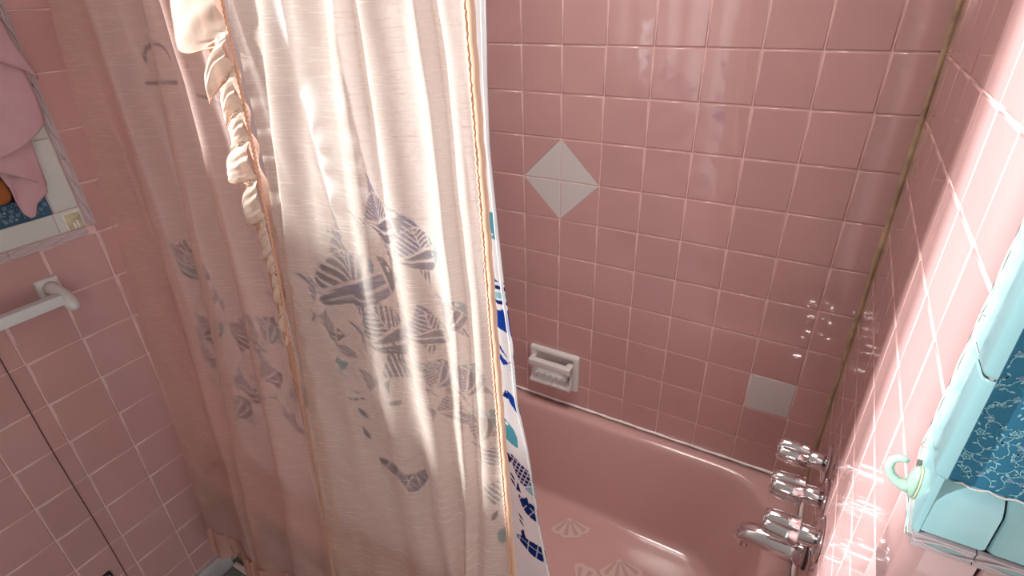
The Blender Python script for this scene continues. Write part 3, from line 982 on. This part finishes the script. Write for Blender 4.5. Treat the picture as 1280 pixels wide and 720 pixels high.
# grey metal cover low on the left wall
def cover():
    o = thing('wall_vent_cover', 'grey metal cover with black edge low on the left tiled wall', 'vent', (LEFT, -1.095, -1.21))
    MB().box((0.0, -0.068, -0.075), (0.010, 0.0715, 0.0645), 0.003).build('rim', M['black'], o)
    MB().box((0.006, -0.063, -0.070), (0.013, 0.0665, 0.0595), 0.002).build('plate', M['steel'], o)
    return o
cover()

# adhesive hook on the outer corner of the right wall
def hook():
    o = thing('adhesive_hook', 'pale mint plastic hook stuck on the aqua corner tile', 'hook', (-0.0006, -0.764, -0.294))
    axis = Vector((-1, 0, 0))
    def disc(x0, x1, r0, r1, n=24, sy=0.62):
        return [[(x, r * sy * math.cos(2 * math.pi * k / n), r * math.sin(2 * math.pi * k / n)) for k in range(n)] for x, r in ((x0, r0), (x1, r1))]
    MB().loft(disc(0.0, -0.0018, 0.0185, 0.0185)).build('adhesive_pad', M['hook_pad'], o)['label'] = 'yellowed foam pad'
    m = MB()
    m.loft(disc(-0.0018, -0.004, 0.0180, 0.0176) + disc(-0.0055, -0.008, 0.0145, 0.0085)[0:2])
    pts = [(-0.004, 0.0, -0.006), (-0.010, 0.0005, -0.0075), (-0.016, 0.002, -0.006), (-0.0215, 0.004, -0.001), (-0.0240, 0.005, 0.006), (-0.0232, 0.006, 0.013), (-0.0190, 0.006, 0.0175), (-0.0145, 0.006, 0.0180), (-0.0118, 0.0055, 0.0165)]
    m.tube(pts, [0.0075, 0.0058, 0.0046, 0.0042, 0.0040, 0.0038, 0.0036, 0.0034, 0.0022], 14)
    m.build('hook_arm', M['hook'], o)
    return o
hook()

# ----------------------------------------------------------------- curtains
def Yc(z):
    return -0.775 - 0.045 * (0.3 - z) / 1.6
POLY = dict(L0=(0.034, 0.163, -1.261), F1=(-0.032, 0.04, -1.123), F2=(-0.026, 0.135, -0.996), F3=(-0.082, -0.017, -0.931), OR=(-0.079, -0.053, -0.874),
            PIP=(-0.053, 0.035, -0.800), R1=(0.064, 0.159, -0.762), R2=(0.055, 0.033, -0.635), R3=(-0.006, -0.056, -0.586), R4=(-0.088, -0.066, -0.515),
            R5=(-0.10, -0.075, -0.477), RE=(0.006, -0.042, -0.447))
def line(k, z, lo=-0.85):
    zz = np.clip(z, lo, 0.14)
    a, b, c = POLY[k]
    x = a * zz * zz + b * zz + c
    slope = 2 * a * lo + b
    return x + np.where(z < lo, (z - lo) * slope * 0.6, 0)

def panel_points(controls, zs, per):
    """controls: list of (x(z) array, y offset(z) array); cosine blend of depth between neighbours"""
    X = []; Y = []
    for i in range(len(controls) - 1):
        (xa, ya), (xb, yb) = controls[i], controls[i + 1]
        n = per[i] if hasattr(per, '__len__') else per
        for k in range(n):
            t = k / n
            w = 0.5 - 0.5 * math.cos(math.pi * t)
            X.append(xa + (xb - xa) * t); Y.append(ya + (yb - ya) * w)
    X.append(controls[-1][0]); Y.append(controls[-1][1])
    return np.array(X), np.array(Y)      # [cols, rows]

def wrinkle(X, Z, s):
    return (0.0016 * np.sin(31 * X + 9 * Z + s) * np.sin(13 * Z + s * 1.7) + 0.0011 * np.sin(67 * X - 21 * Z + 2 * s) + 0.0007 * np.sin(120 * X + 47 * Z) * np.sin(29 * Z))

def surface(name, X, Yv, Z, material, parent, colors=None):
    nc, nr = X.shape
    v = np.stack([X, Yv, Z], -1).reshape(-1, 3)
    idx = np.arange(nc * nr).reshape(nc, nr)
    q = np.stack([idx[:-1, :-1], idx[:-1, 1:], idx[1:, 1:], idx[1:, :-1]], -1).reshape(-1, 4)
    me = bpy.data.meshes.new(name)
    me.vertices.add(len(v)); me.vertices.foreach_set('co', v.astype(np.float32).ravel())
    me.loops.add(q.size); me.loops.foreach_set('vertex_index', q.astype(np.int32).ravel())
    me.polygons.add(len(q)); me.polygons.foreach_set('loop_start', np.arange(0, q.size, 4, dtype=np.int32))
    me.polygons.foreach_set('use_smooth', np.ones(len(q), bool))
    me.update(calc_edges=True)
    me.validate()
    me.materials.append(material)
    if colors is not None:
        ca = me.color_attributes.new('print', 'FLOAT_COLOR', 'POINT')
        ca.data.foreach_set('color', np.concatenate([colors.reshape(-1, 3), np.ones((nc * nr, 1))], 1).astype(np.float32).ravel())
    o = bpy.data.objects.new(name, me)
    COL.objects.link(o)
    if parent:
        o.parent = parent
        o.matrix_parent_inverse = Matrix.Translation(-Vector(parent.location))
    return o

ZT, ZB = 0.50, -1.165
zs = np.linspace(ZT, ZB, 260)
one = np.ones_like(zs)
def mid(a, b, t): return a + (b - a) * t
def ramp(z, z0, z1): return np.clip((z - z0) / (z1 - z0), 0, 1)

# --- left panel
L0, F1, F2, F3, OR = (line(k, zs, -1.1) for k in ('L0', 'F1', 'F2', 'F3', 'OR'))
ctl = [(L0, -0.006 * one), (mid(L0, F1, 0.62), 0.013 * one), (F1 + 0.008, -0.014 * one), (mid(F1, F2, 0.7), 0.014 * one),
       (F2 + 0.010, -0.018 * one), (mid(F2, F3, 0.62), 0.014 * one), (F3 + 0.009, -0.020 * one), (mid(F3, OR, 0.75), 0.006 * one), (OR, 0.010 * one)]
Xl, Yl_ = panel_points(ctl, zs, 22)
Zl = np.broadcast_to(zs, Xl.shape)
Yl_ = Yl_ * (0.85 + 0.3 * np.sin(2.2 * Zl + Xl * 3)) + Yc(Zl) + wrinkle(Xl, Zl, 0.3) + 0.004
left_panel = thing('shower_curtain', 'left panel of sheer peach shower curtain, dim, beside the left wall', 'curtain', (-1.1, -0.80, ZB))
surface('panel', Xl, Yl_, Zl, M['sheer_left'], left_panel)
# --- right panel
PIP, R1, R2, R3, R4, R5, RE = (line(k, zs) for k in ('PIP', 'R1', 'R2', 'R3', 'R4', 'R5', 'RE'))
PIP = np.maximum(np.minimum(PIP, R1 - 0.012), R1 - 0.060)
PIP = np.where(zs < -0.3, R1 - 0.012, PIP)
up = ramp(zs, -0.75, -0.15)
ctl = [(PIP, -0.004 - 0.006 * (1 - ramp(zs, -0.4, -0.2))), (mid(PIP, R1, 0.6), 0.004 * ramp(zs, -0.35, -0.1) - 0.008 * (1 - ramp(zs, -0.35, -0.1))), (R1 + 0.016, -0.019 * one),
       (mid(R1, R2, 0.45), 0.000 * one), (mid(R1, R2, 0.80), 0.013 * one), (R2 + 0.010, -0.004 - 0.010 * up), (mid(R2, R3, 0.60), 0.010 + 0.003 * up),
       (R3 + 0.012, -0.015 - 0.004 * up), (mid(R3, R4, 0.74), 0.013 * one), (R4 + 0.012, -0.019 - 0.001 * up), (mid(R4, R5, 0.62), 0.004 * one),
       (R5 + 0.004, -0.008 * one), (mid(R5, RE, 0.6), 0.004 * one), (RE, -0.006 * one)]
Xr, Yr = panel_points(ctl, zs, 18)
Zr = np.broadcast_to(zs, Xr.shape)
Yr = Yr * (0.9 + 0.25 * np.sin(2.7 * Zr + Xr * 4 + 1)) + Yc(Zr) + wrinkle(Xr, Zr, 1.9) - 0.002
right_panel = thing('shower_curtain', 'right panel of sheer peach shower curtain, bright, with ruffled left edge', 'curtain', (-0.62, -0.80, ZB))
surface('panel', Xr, Yr, Zr, M['sheer'], right_panel)

# hem band along the right edge of the right panel
hx = np.stack([RE - 0.006, RE - 0.003, RE + 0.001, RE + 0.003]) + 0.0005 * np.sin(140 * zs)
hy = Yc(zs) - 0.0085 + np.stack([0.0 * one, -0.0012 * one, -0.0006 * one, 0.003 * one]) + 0.0005 * np.sin(310 * zs) * np.sin(97 * zs)
surface('hem_band', hx, hy, np.broadcast_to(zs, hx.shape), M['hem'], right_panel)['label'] = 'peach hem band'

zh = np.arange(0.44, -1.16, -0.0030)
rh = np.interp(-zh, -zs, RE)
MB().tube([(a - right_panel.location.x, b - right_panel.location.y, c - right_panel.location.z) for a, b, c in zip(rh - 0.0058 + 0.0008 * np.sin(zh * 700), Yc(zh) - 0.0092, zh)], list(0.0010 + 0.0007 * np.abs(np.sin(zh * 520))), 6).build('hem_stitching', M['edging'], right_panel)['label'] = 'orange stitching of the hem'

def hem_ruffle(Xrow, Yrow, z0, drop, parent, name, material, seed, freq):
    """gathered flounce sewn along the bottom edge"""
    u = np.linspace(0, len(Xrow) - 1, len(Xrow) * 5)
    xs = np.interp(u, np.arange(len(Xrow)), Xrow); ys = np.interp(u, np.arange(len(Yrow)), Yrow)
    seg = np.concatenate([[0], np.cumsum(np.hypot(np.diff(xs), np.diff(ys)))])
    rows = np.linspace(0, 1, 14)
    X = []; Y = []; Z = []
    ph = seg * freq + 3.4 * np.sin(seg * 31 + seed) + 2.0 * np.sin(seg * 67 + 2 * seed)
    for r in rows:
        amp = (0.003 + 0.012 * r) * (0.65 + 0.45 * np.sin(seg * 43 + seed))
        X.append(xs + amp * 0.6 * np.cos(ph)); Y.append(ys - 0.002 + amp * np.sin(ph)); Z.append(z0 - drop * r * (1 + 0.22 * np.sin(seg * 39 + seed)) + 0.004 * r * np.sin(ph))
    return surface(name, np.array(X).T, np.array(Y).T, np.array(Z).T, material, parent)
hem_ruffle(Xl[:, -1], Yl_[:, -1] - 0.004, ZB + 0.004, 0.075, left_panel, 'hem_ruffle', M['hem_cloth'], 0.3, 190)
hem_ruffle(Xr[:, -1], Yr[:, -1] - 0.004, ZB + 0.004, 0.075, right_panel, 'hem_ruffle', M['hem_cloth'], 1.3, 190)

# orange woven edging and shaded ruffle along the right edge of the left panel
ex = np.stack([OR - 0.004, OR + 0.001, OR + 0.006, OR + 0.011, OR + 0.014])
ey = Yc(zs) + 0.0085 + np.stack([0 * one, -0.0016 * one, -0.002 * one, -0.0016 * one, 0 * one]) + 0.0009 * np.sin(zs * 1400)
surface('lace_edging', ex, ey, np.broadcast_to(zs, ex.shape), M['edging'], left_panel)['label'] = 'orange woven edging'
u = np.linspace(0, 1, 16)[:, None]
sx = (OR + 0.012)[None, :] + u * 0.026
sy = Yc(zs)[None, :] + 0.014 + 0.004 * u * np.sin(zs * 95 + 2.2 * np.sin(zs * 21))[None, :]
sz = zs[None, :] - 0.03 * u
surface('side_ruffle', sx, sy, sz, M['ruffle_dark'], left_panel)

# --- ruffle on the left edge of the right panel: drooping rounded flounces, one continuous strip
LOBES = [(0.47, 0.37, 0.10, 0.045, 0.020), (0.36, 0.28, 0.095, 0.04, 0.022), (0.27, 0.205, 0.095, 0.04, 0.020), (0.20, 0.085, 0.112, 0.060, 0.024),
         (0.082, 0.046, 0.070, 0.066, 0.026), (0.040, 0.000, 0.046, 0.046, 0.020), (-0.006, -0.044, 0.046, 0.030, 0.016), (-0.046, -0.096, 0.066, 0.030, 0.024),
         (-0.098, -0.154, 0.050, 0.036, 0.020), (-0.160, -0.205, 0.028, 0.034, 0.014), (-0.210, -0.255, 0.018, 0.030, 0.010), (-0.265, -0.31, 0.013, 0.026, 0.008), (-0.32, -0.37, 0.010, 0.022, 0.006)]
uu = np.linspace(0, 1, 22)[:, None]
RX, RY, RZ_ = [], [], []
for li, (za, zb_, w_, dr_, bu_) in enumerate(LOBES):
    v_ = np.linspace(0, 1, 46)[None, :]
    zz = za + (zb_ - za) * v_
    px = np.interp(-zz, -zs, PIP)
    sh = 0.22 + 0.78 * np.sin(np.pi * np.clip(v_, 0, 1)) ** 0.55
    gather = np.sin(2 * np.pi * 3.0 * v_ + li) * (1 - uu) ** 1.2 * 0.0012 + np.sin(2 * np.pi * 5.0 * v_ + 2 * li) * 0.0005 * (1 - 0.6 * uu)
    RX.append(px - w_ * sh * uu * (1 - 0.10 * uu * np.cos(np.pi * v_)))
    RY.append(Yc(zz) - 0.015 - bu_ * np.sin(np.pi * (0.15 + 0.70 * uu)) * np.sin(np.pi * v_) ** 0.8 - 0.010 * uu * np.cos(2 * np.pi * v_) + gather + 0.010 * uu * (v_ > 0.5) * (v_ - 0.5))
    RZ_.append(zz - dr_ * sh * uu ** 1.15 + 0.0012 * np.sin(uu * 14 + li))
rx, ry, rz = (np.concatenate(q, 1) for q in (RX, RY, RZ_))
surface('ruffle', rx, ry, rz, M['ruffle'], right_panel)['label'] = 'gathered ruffle down the left edge'
def strand(name, X, Y, Z, rad, material, parent, n=6):
    m = MB().tube([(a - parent.location.x, b - parent.location.y, c - parent.location.z) for a, b, c in zip(X, Y, Z)], rad, n)
    return m.build(name, material, parent)
strand('ruffle_piping', rx[-1, ::2], ry[-1, ::2], rz[-1, ::2], 0.0009, M['edging'], right_panel)['label'] = 'orange piping on the ruffle edge'
# scalloped lace along the seam
zb = np.arange(0.44, -0.36, -0.0022)
pb = np.interp(-zb, -zs, PIP)
strand('seam_lace', pb + 0.0012 * np.sin(zb * 950), Yc(zb) - 0.0145 + 0 * zb, zb, list(0.0016 + 0.0009 * np.abs(np.sin(zb * 475))), M['edging'], right_panel)['label'] = 'scalloped orange lace along the seam'
# loose threads at the foot of the ruffle
for k, (z0, ln) in enumerate(((-0.36, 0.05), (-0.40, 0.06), (-0.46, 0.05))):
    x0 = float(np.interp(-z0, -zs, PIP))
    P = [(x0 - 0.004 - 0.012 * math.sin(t * math.pi), Yc(z0) - 0.012, z0 - ln * t) for t in np.linspace(0, 1, 9)]
    strand('loose_thread', *zip(*P), 0.0007, M['hem'], right_panel)

# ----------------------------------------------------------------- fish liner
def fish_fields(X, Z):
    NAVY = np.array((0.010, 0.030, 0.17)); ROYAL = np.array((0.012, 0.055, 0.36)); TEAL = np.array((0.085, 0.33, 0.42)); SKY = np.array((0.28, 0.55, 0.66)); PURP = np.array((0.03, 0.02, 0.10))
    base = np.empty(X.shape + (3,)); base[:] = (0.84, 0.845, 0.87)
    def paint(mask, col):
        base[mask] = col
    def local(cx, cz, ang):
        c, s = math.cos(ang), math.sin(ang)
        dx, dz = X - cx, Z - cz
        return dx * c + dz * s, -dx * s + dz * c
    def stripes(u, v, ang, period, duty):
        w = u * math.cos(ang) + v * math.sin(ang)
        return ((w / period) % 1.0) < duty
    def poly(u, v, pts):
        inside = np.zeros(u.shape, bool)
        n = len(pts); j = n - 1
        for i in range(n):
            xi, yi = pts[i]; xj, yj = pts[j]
            if yi != yj:
                cnd = ((yi > v) != (yj > v)) & (u < (xj - xi) * (v - yi) / (yj - yi) + xi)
                inside ^= cnd
            j = i
        return inside
    def fish(cx, cz, L, H, ang, pal, seed, head=1):
        R = random.Random(seed)
        u, v = local(cx, cz, ang)
        u = u * head / (L / 2); v = v / (H / 2)
        near = (np.abs(u) < 1.6) & (np.abs(v) < 2.0)
        arch = 1 - np.abs(u) ** 2.2
        body = near & (v < arch * 1.0) & (v > -arch * 0.85)
        c1, c2, c3 = pal
        s1 = stripes(u, v * H / L, R.uniform(0.5, 1.2), 0.16, 0.66)
        s2 = stripes(u, v * H / L, R.uniform(-1.2, -0.4), 0.13, 0.6)
        up = body & (v > 0.12 * np.sin(3 * u) + 0.06)
        dn = body & (v < 0.12 * np.sin(3 * u) - 0.06)
        paint(dn, c1)
        paint(dn & (np.abs(v + 0.45 * arch) < 0.07), (0.75, 0.78, 0.83))
        paint(up & (u < 0.0) & s1, c2)
        paint(up & (u > 0.04) & (u < 0.5) & s2, c1)
        paint(body & (u > 0.55), c3)
        paint(body & (u > 0.55) & (u < 0.60), (0.84, 0.845, 0.87))
        paint(near & (((u - 0.74) * L / 2) ** 2 + ((v - 0.2) * H / 2) ** 2 < (0.045 * H + 0.0012) ** 2), (0.9, 0.9, 0.9))
        tail = poly(u, v, [(-0.98, 0.0), (-1.42, 0.75), (-1.28, 0.0), (-1.42, -0.7)])
        paint(near & tail & stripes(u, v, 0.2, 0.11, 0.65), c1)
        fin = poly(u, v, [(-0.35, 0.95), (-0.05, 1.75), (0.3, 1.0)])
        paint(near & fin & stripes(u, v * .4, 0.9, 0.14, 0.68) & ~body & (v > arch + 0.06), c2)
        fin2 = poly(u, v, [(-0.4, -0.8), (-0.25, -1.55), (0.05, -0.85)])
        paint(near & fin2 & stripes(u, v * .4, -0.6, 0.12, 0.6) & ~body & (v < -0.85 * arch - 0.06), c1)
    def leaf(cx, cz, L, H, ang, col, per=None, sang=0.9):
        u, v = local(cx, cz, ang)
        m = (np.abs(u) < L / 2) & (np.abs(v) < H / 2 * (1 - (2 * u / L) ** 2))
        if per: m &= stripes(u, v, sang, per, 0.66)
        paint(m, col)
    def tri(pts, col, per=None, sang=0.0):
        m = poly(X, Z, pts)
        if per: m &= stripes(X, Z, sang, per, 0.62)
        paint(m, col)
    P1 = (ROYAL, NAVY, NAVY); P2 = (NAVY, ROYAL, TEAL); P3 = (TEAL, NAVY, ROYAL)
    # large fish in the middle
    fish(-0.752, -0.286, 0.215, 0.104, 0.34, P1, 1)
    fish(-0.705, -0.375, 0.130, 0.105, 0.42, (NAVY, NAVY, ROYAL), 2)
    leaf(-0.775, -0.325, 0.17, 0.030, 0.26, NAVY)
    leaf(-0.775, -0.326, 0.15, 0.006, 0.26, (0.55, 0.6, 0.72))
    # upper arc fish
    fish(-0.668, -0.165, 0.085, 0.080, 0.25, (NAVY, ROYAL, NAVY), 3)
    fish(-0.610, -0.205, 0.090, 0.070, 0.3, P2, 31)
    # boat
    tri([(-0.785, -0.203), (-0.752, -0.192), (-0.757, -0.165)], NAVY, 0.006, 1.0)
    leaf(-0.768, -0.210, 0.042, 0.016, 0.38, ROYAL)
    tri([(-0.800, -0.214), (-0.792, -0.210), (-0.797, -0.202)], NAVY)
    tri([(-0.774, -0.178), (-0.765, -0.174), (-0.768, -0.160)], NAVY)
    # lower fans and drops
    fish(-0.845, -0.405, 0.075, 0.052, -0.2, (PURP, NAVY, PURP), 4)
    leaf(-0.842, -0.485, 0.060, 0.026, 0.45, TEAL)
    leaf(-0.850, -0.515, 0.055, 0.022, 0.3, SKY, 0.006, 0.5)
    leaf(-0.815, -0.445, 0.045, 0.022, -0.7, NAVY, 0.006, 1.4)
    tri([(-0.735, -0.475), (-0.700, -0.385), (-0.665, -0.455), (-0.690, -0.470)], NAVY, 0.010, 0.2)
    tri([(-0.800, -0.485), (-0.762, -0.500), (-0.770, -0.520), (-0.790, -0.540)], PURP, 0.007, 0.6)
    tri([(-0.760, -0.485), (-0.745, -0.490), (-0.765, -0.525)], PURP)
    tri([(-0.735, -0.490), (-0.722, -0.480), (-0.728, -0.520)], NAVY)
    leaf(-0.722, -0.535, 0.034, 0.012, 0.4, NAVY)
    for x, z, l, a in ((-0.815, -0.545, 0.014, -0.9), (-0.842, -0.572, 0.016, 0.8), (-0.822, -0.565, 0.018, 0.4), (-0.808, -0.560, 0.012, -0.3), (-0.815, -0.600, 0.034, -1.0), (-0.820, -0.655, 0.036, -1.3)):
        leaf(x, z, l, l * 0.36, a, NAVY)
    # bowl fish low in the middle
    u, v = X + 0.747, Z + 0.752
    bowl = (v < 0.018 + 0.22 * (u - 0.0) + 6.0 * u * u) & (v > -0.045 + 16 * (u - 0.003) ** 2 + 0.25 * u)
    bowl &= np.abs(u) < 0.062
    paint(bowl, NAVY)
    for a, p in ((0.9, 0.022), (-0.5, 0.030), (0.1, 0.026)):
        w = u * math.cos(a) + v * math.sin(a)
        paint(bowl & (np.abs(((w / p) % 1.0) - 0.5) < 0.04), (0.8, 0.81, 0.85))
    # between the bright folds
    fish(-0.615, -0.345, 0.095, 0.060, 0.2, (NAVY, ROYAL, PURP), 5)
    fish(-0.610, -0.430, 0.070, 0.055, 1.1, P1, 6)
    fish(-0.585, -0.500, 0.080, 0.060, 0.3, (NAVY, NAVY, TEAL), 7)
    fish(-0.545, -0.410, 0.075, 0.055, 1.2, P2, 8)
    fish(-0.535, -0.505, 0.080, 0.050, 1.4, (PURP, NAVY, SKY), 9)
    fish(-0.560, -0.295, 0.070, 0.050, 0.9, P2, 11)
    leaf(-0.520, -0.575, 0.060, 0.040, 0.9, NAVY, 0.010, 0.5)
    tri([(-0.545, -0.660), (-0.510, -0.625), (-0.502, -0.670), (-0.525, -0.700)], NAVY, 0.012, 0.8)
    leaf(-0.525, -0.730, 0.04, 0.010, 1.2, PURP)
    leaf(-0.515, -0.790, 0.06, 0.024, 1.3, TEAL)
    # strip that shows past the peach panel, from the top down
    tri([(-0.497, -0.118), (-0.478, -0.122), (-0.478, -0.160), (-0.497, -0.150)], TEAL)
    tri([(-0.500, -0.095), (-0.488, -0.100), (-0.486, -0.118), (-0.500, -0.114)], ROYAL)
    leaf(-0.487, -0.152, 0.012, 0.005, 0.2, (0.8, 0.8, 0.85))
    tri([(-0.503, -0.190), (-0.472, -0.232), (-0.476, -0.240), (-0.506, -0.215)], ROYAL, 0.007, 0.9)
    m = poly(X, Z, [(-0.500, -0.222), (-0.467, -0.222), (-0.464, -0.262), (-0.500, -0.262)])
    band = ((Z + 0.222 + 0.10 * (X + 0.48)) / 0.0115) % 1.0
    paint(m, (0.84, 0.845, 0.87)); paint(m & (band < 0.55), NAVY); paint(m & (Z < -0.238) & (Z > -0.247), SKY)
    tri([(-0.503, -0.268), (-0.465, -0.264), (-0.462, -0.310), (-0.503, -0.288)], ROYAL)
    tri([(-0.494, -0.312), (-0.470, -0.358), (-0.500, -0.368)], ROYAL, 0.014, 0.7)
    tri([(-0.466, -0.332), (-0.460, -0.358), (-0.474, -0.358)], NAVY, 0.006, 0.4)
    tri([(-0.474, -0.362), (-0.461, -0.362), (-0.459, -0.402), (-0.466, -0.400)], SKY, 0.007, 1.2)
    tri([(-0.489, -0.425), (-0.482, -0.408), (-0.478, -0.426)], NAVY)
    leaf(-0.470, -0.432, 0.050, 0.012, -1.15, ROYAL)
    leaf(-0.463, -0.436, 0.038, 0.006, -1.25, NAVY)
    # teal head with a white eye
    u, v = local(-0.492, -0.496, -0.9)
    paint((np.abs(v) < 0.020 * (1 - (u / 0.040) ** 2)) & (np.abs(u) < 0.040) & (X > -0.52), TEAL)
    paint((X + 0.486) ** 2 + (Z + 0.482) ** 2 < 0.0032 ** 2, (0.92, 0.92, 0.92))
    leaf(-0.470, -0.530, 0.016, 0.004, 0.6, (0.84, 0.845, 0.87))
    leaf(-0.447, -0.500, 0.018, 0.005, -1.3, SKY)
    tri([(-0.492, -0.552), (-0.480, -0.566), (-0.490, -0.578)], PURP)
    # lattice fish with a teal head
    u, v = local(-0.457, -0.594, -1.02)
    b = (np.abs(v) < 0.018 * (1 - (u / 0.052) ** 2)) & (np.abs(u) < 0.052)
    paint(b & (u < 0.016), PURP)
    lat = stripes(u, v, 0.7, 0.008, 0.22) | stripes(u, v, -0.8, 0.010, 0.2)
    paint(b & (u < 0.016) & lat, (0.72, 0.74, 0.86))
    paint(b & (u >= 0.016) & (u < 0.034), SKY); paint(b & (u >= 0.034), TEAL)
    paint(b & (np.abs(u - 0.018) < 0.0012), (0.85, 0.85, 0.88))
    tri([(-0.474, -0.612), (-0.468, -0.640), (-0.480, -0.640)], NAVY)
    # navy fish below
    u, v = local(-0.447, -0.676, -0.80)
    b = (np.abs(v) < 0.017 * (1 - (u / 0.040) ** 2)) & (np.abs(u) < 0.040)
    paint(b, NAVY); paint(b & (np.abs(v - 0.003) < 0.0008), (0.8, 0.8, 0.85)); paint(b & stripes(u, v, 0.3, 0.016, 0.09), (0.8, 0.8, 0.85))
    tri([(-0.468, -0.655), (-0.452, -0.668), (-0.456, -0.640)], NAVY)
    for z in (-0.61, -0.625, -0.712, -0.730):
        leaf(-0.485 + 0.01 * (z < -0.7), z, 0.020, 0.005, -1.1, PURP)
    tri([(-0.480, -0.760), (-0.472, -0.750), (-0.468, -0.785), (-0.478, -0.778)], PURP)
    # lowest fish, navy bands then teal
    u, v = local(-0.447, -0.800, -0.42)
    b = (np.abs(v) < 0.024 * (1 - (u / 0.050) ** 2)) & (np.abs(u) < 0.048)
    paint(b & (u < 0.020), NAVY); paint(b & (u >= 0.020), TEAL)
    paint(b & (np.abs(v - 0.004 - 0.12 * u) < 0.0011), (0.75, 0.8, 0.88)); paint(b & stripes(u, v, 0.25, 0.020, 0.09), (0.6, 0.7, 0.85))
    # left half, seen only dimly through the peach panel
    R = random.Random(11)
    for x, z, L, H, a in ((-1.395, -0.325, .10, .045, 1.3), (-1.250, -0.365, .13, .075, -0.5), (-1.275, -0.540, .13, .075, .4), (-1.400, -0.545, .12, .08, 1.2), (-1.330, -0.640, .10, .07, .2),
                          (-1.130, -0.520, .12, .08, -.4), (-1.090, -0.610, .12, .075, .5), (-1.035, -0.470, .09, .06, 1.0), (-1.210, -0.700, .13, .08, .1), (-1.300, -0.800, .14, .08, .7),
                          (-1.400, -0.740, .10, .07, 1.2), (-1.080, -0.735, .10, .06, -.8), (-1.180, -0.440, .07, .05, .3), (-1.000, -0.640, .09, .06, .3), (-0.960, -0.350, .08, .05, .7)):
        fish(x, z, L, H, a, R.choice(((NAVY, NAVY, PURP), P2, (PURP, NAVY, TEAL), (TEAL, NAVY, NAVY))), R.random())
    # line drawing marks high on the left
    m = (np.abs(np.hypot(X + 1.083, (Z - 0.030) * 0.8) - 0.022) < 0.0022) & (Z > 0.033); paint(m, NAVY)
    m = (np.abs(Z - 0.001) < 0.003) & (np.abs(X + 1.095) < 0.030); paint(m, NAVY)
    m = (np.abs(np.hypot(X + 1.01, Z + 0.075) - 0.062) < 0.0022) & (X > -1.005) & (Z > -0.06); paint(m, NAVY)
    return base

def liner():
    o = thing('shower_liner', 'white shower liner printed with blue fish hanging inside the tub behind the peach curtain', 'curtain', (-0.95, -0.69, -1.2))
    edge = lambda z: -0.4768 + 0.028 * z * 0 + np.interp(z, [-1.2, -0.85, -0.73, -0.63, -0.52, -0.42, -0.32, -0.23, -0.16, -0.04, 0.03, 0.11, 0.5],
                                                          [0.075, 0.0500, 0.0420, 0.0360, 0.0260, 0.0120, 0.0100, 0.0030, 0.0010, -0.002, 0.0, 0.005, 0.006])
    X0 = np.concatenate([np.arange(-1.24, -0.90, 0.0025), np.arange(-0.90, -0.56, 0.0016), np.arange(-0.56, -0.474, 0.00105), [-0.4768]])
    z = np.concatenate([np.arange(0.50, 0.12, -0.012), np.arange(0.12, -0.88, -0.0016), np.arange(-0.88, -1.2001, -0.010)])
    s = (X0 - X0[0]) / (X0[-1] - X0[0])
    w = np.clip((X0 + 1.0) / 0.52, 0, 1)                      # the edge shape only moves the right half
    XX = X0[:, None] + w[:, None] ** 2 * (edge(z) + 0.4768)[None, :] - np.clip((-0.90 - X0) / 0.34, 0, 1)[:, None] * 0.16 * np.clip(0.12 - z, 0, 1)[None, :]
    ZZ = np.broadcast_to(z, XX.shape)
    col = fish_fields(XX, ZZ)
    base_y = -0.735 + 0.0545 * (0.1 - ZZ) + 0.05 * np.clip(-0.70 - ZZ, 0, 1) * 1.4
    amp = np.interp(ZZ, [-1.2, -0.3, 0.5], [0.004, 0.008, 0.010])
    ph = 2 * math.pi * (s[:, None] * 8.5 + 0.06 * np.sin(4 * ZZ))
    near = np.exp(-((X0 - -0.478) / 0.030) ** 2)[:, None]
    YY = base_y + amp * (np.cos(ph) * (1 - near) + near * 0.2) + 0.0012 * np.sin(40 * XX + 15 * ZZ)
    # narrow pleat at the free edge
    YY = YY + near * 0.0012 * np.sin((XX + 0.478) * 260) * np.interp(ZZ, [-0.6, -0.1], [0.1, 1.0])
    surface('liner_sheet', XX, YY, ZZ, M['liner'], o, col)
    ez = np.linspace(0.5, -1.2, 140)
    exx = -0.4768 + (edge(ez) + 0.4768)
    by = -0.735 + 0.0545 * (0.1 - ez) + 0.05 * np.clip(-0.70 - ez, 0, 1) * 1.4
    hx = np.stack([exx - 0.0030, exx - 0.0018, exx, exx + 0.0010])
    hy = by + 0.001 + np.stack([-0.0015 + 0 * ez, -0.0030 + 0 * ez, -0.0026 + 0 * ez, 0.0006 + 0 * ez]) + 0.0005 * np.sin(ez * 300)
    surface('hem', hx, hy, np.broadcast_to(ez, hx.shape), M['liner_hem'], o)
    return o
liner()

# rod the three cloths hang from (above the frame)
rod = thing('shower_rod', 'white shower curtain rod above the frame between the two tiled walls', 'rod', (LEFT, -0.757, 0.516))
MB().tube([(0.004, 0, 0), (-LEFT - 0.004, 0, 0)], 0.0125, 16).build('bar', M['rod'], rod)
for x0, x1 in ((0.0, 0.012), (-LEFT - 0.012, -LEFT)):
    MB().tube([(x0, 0, 0), (x1, 0, 0)], 0.028, 20).build('flange', M['rod'], rod)
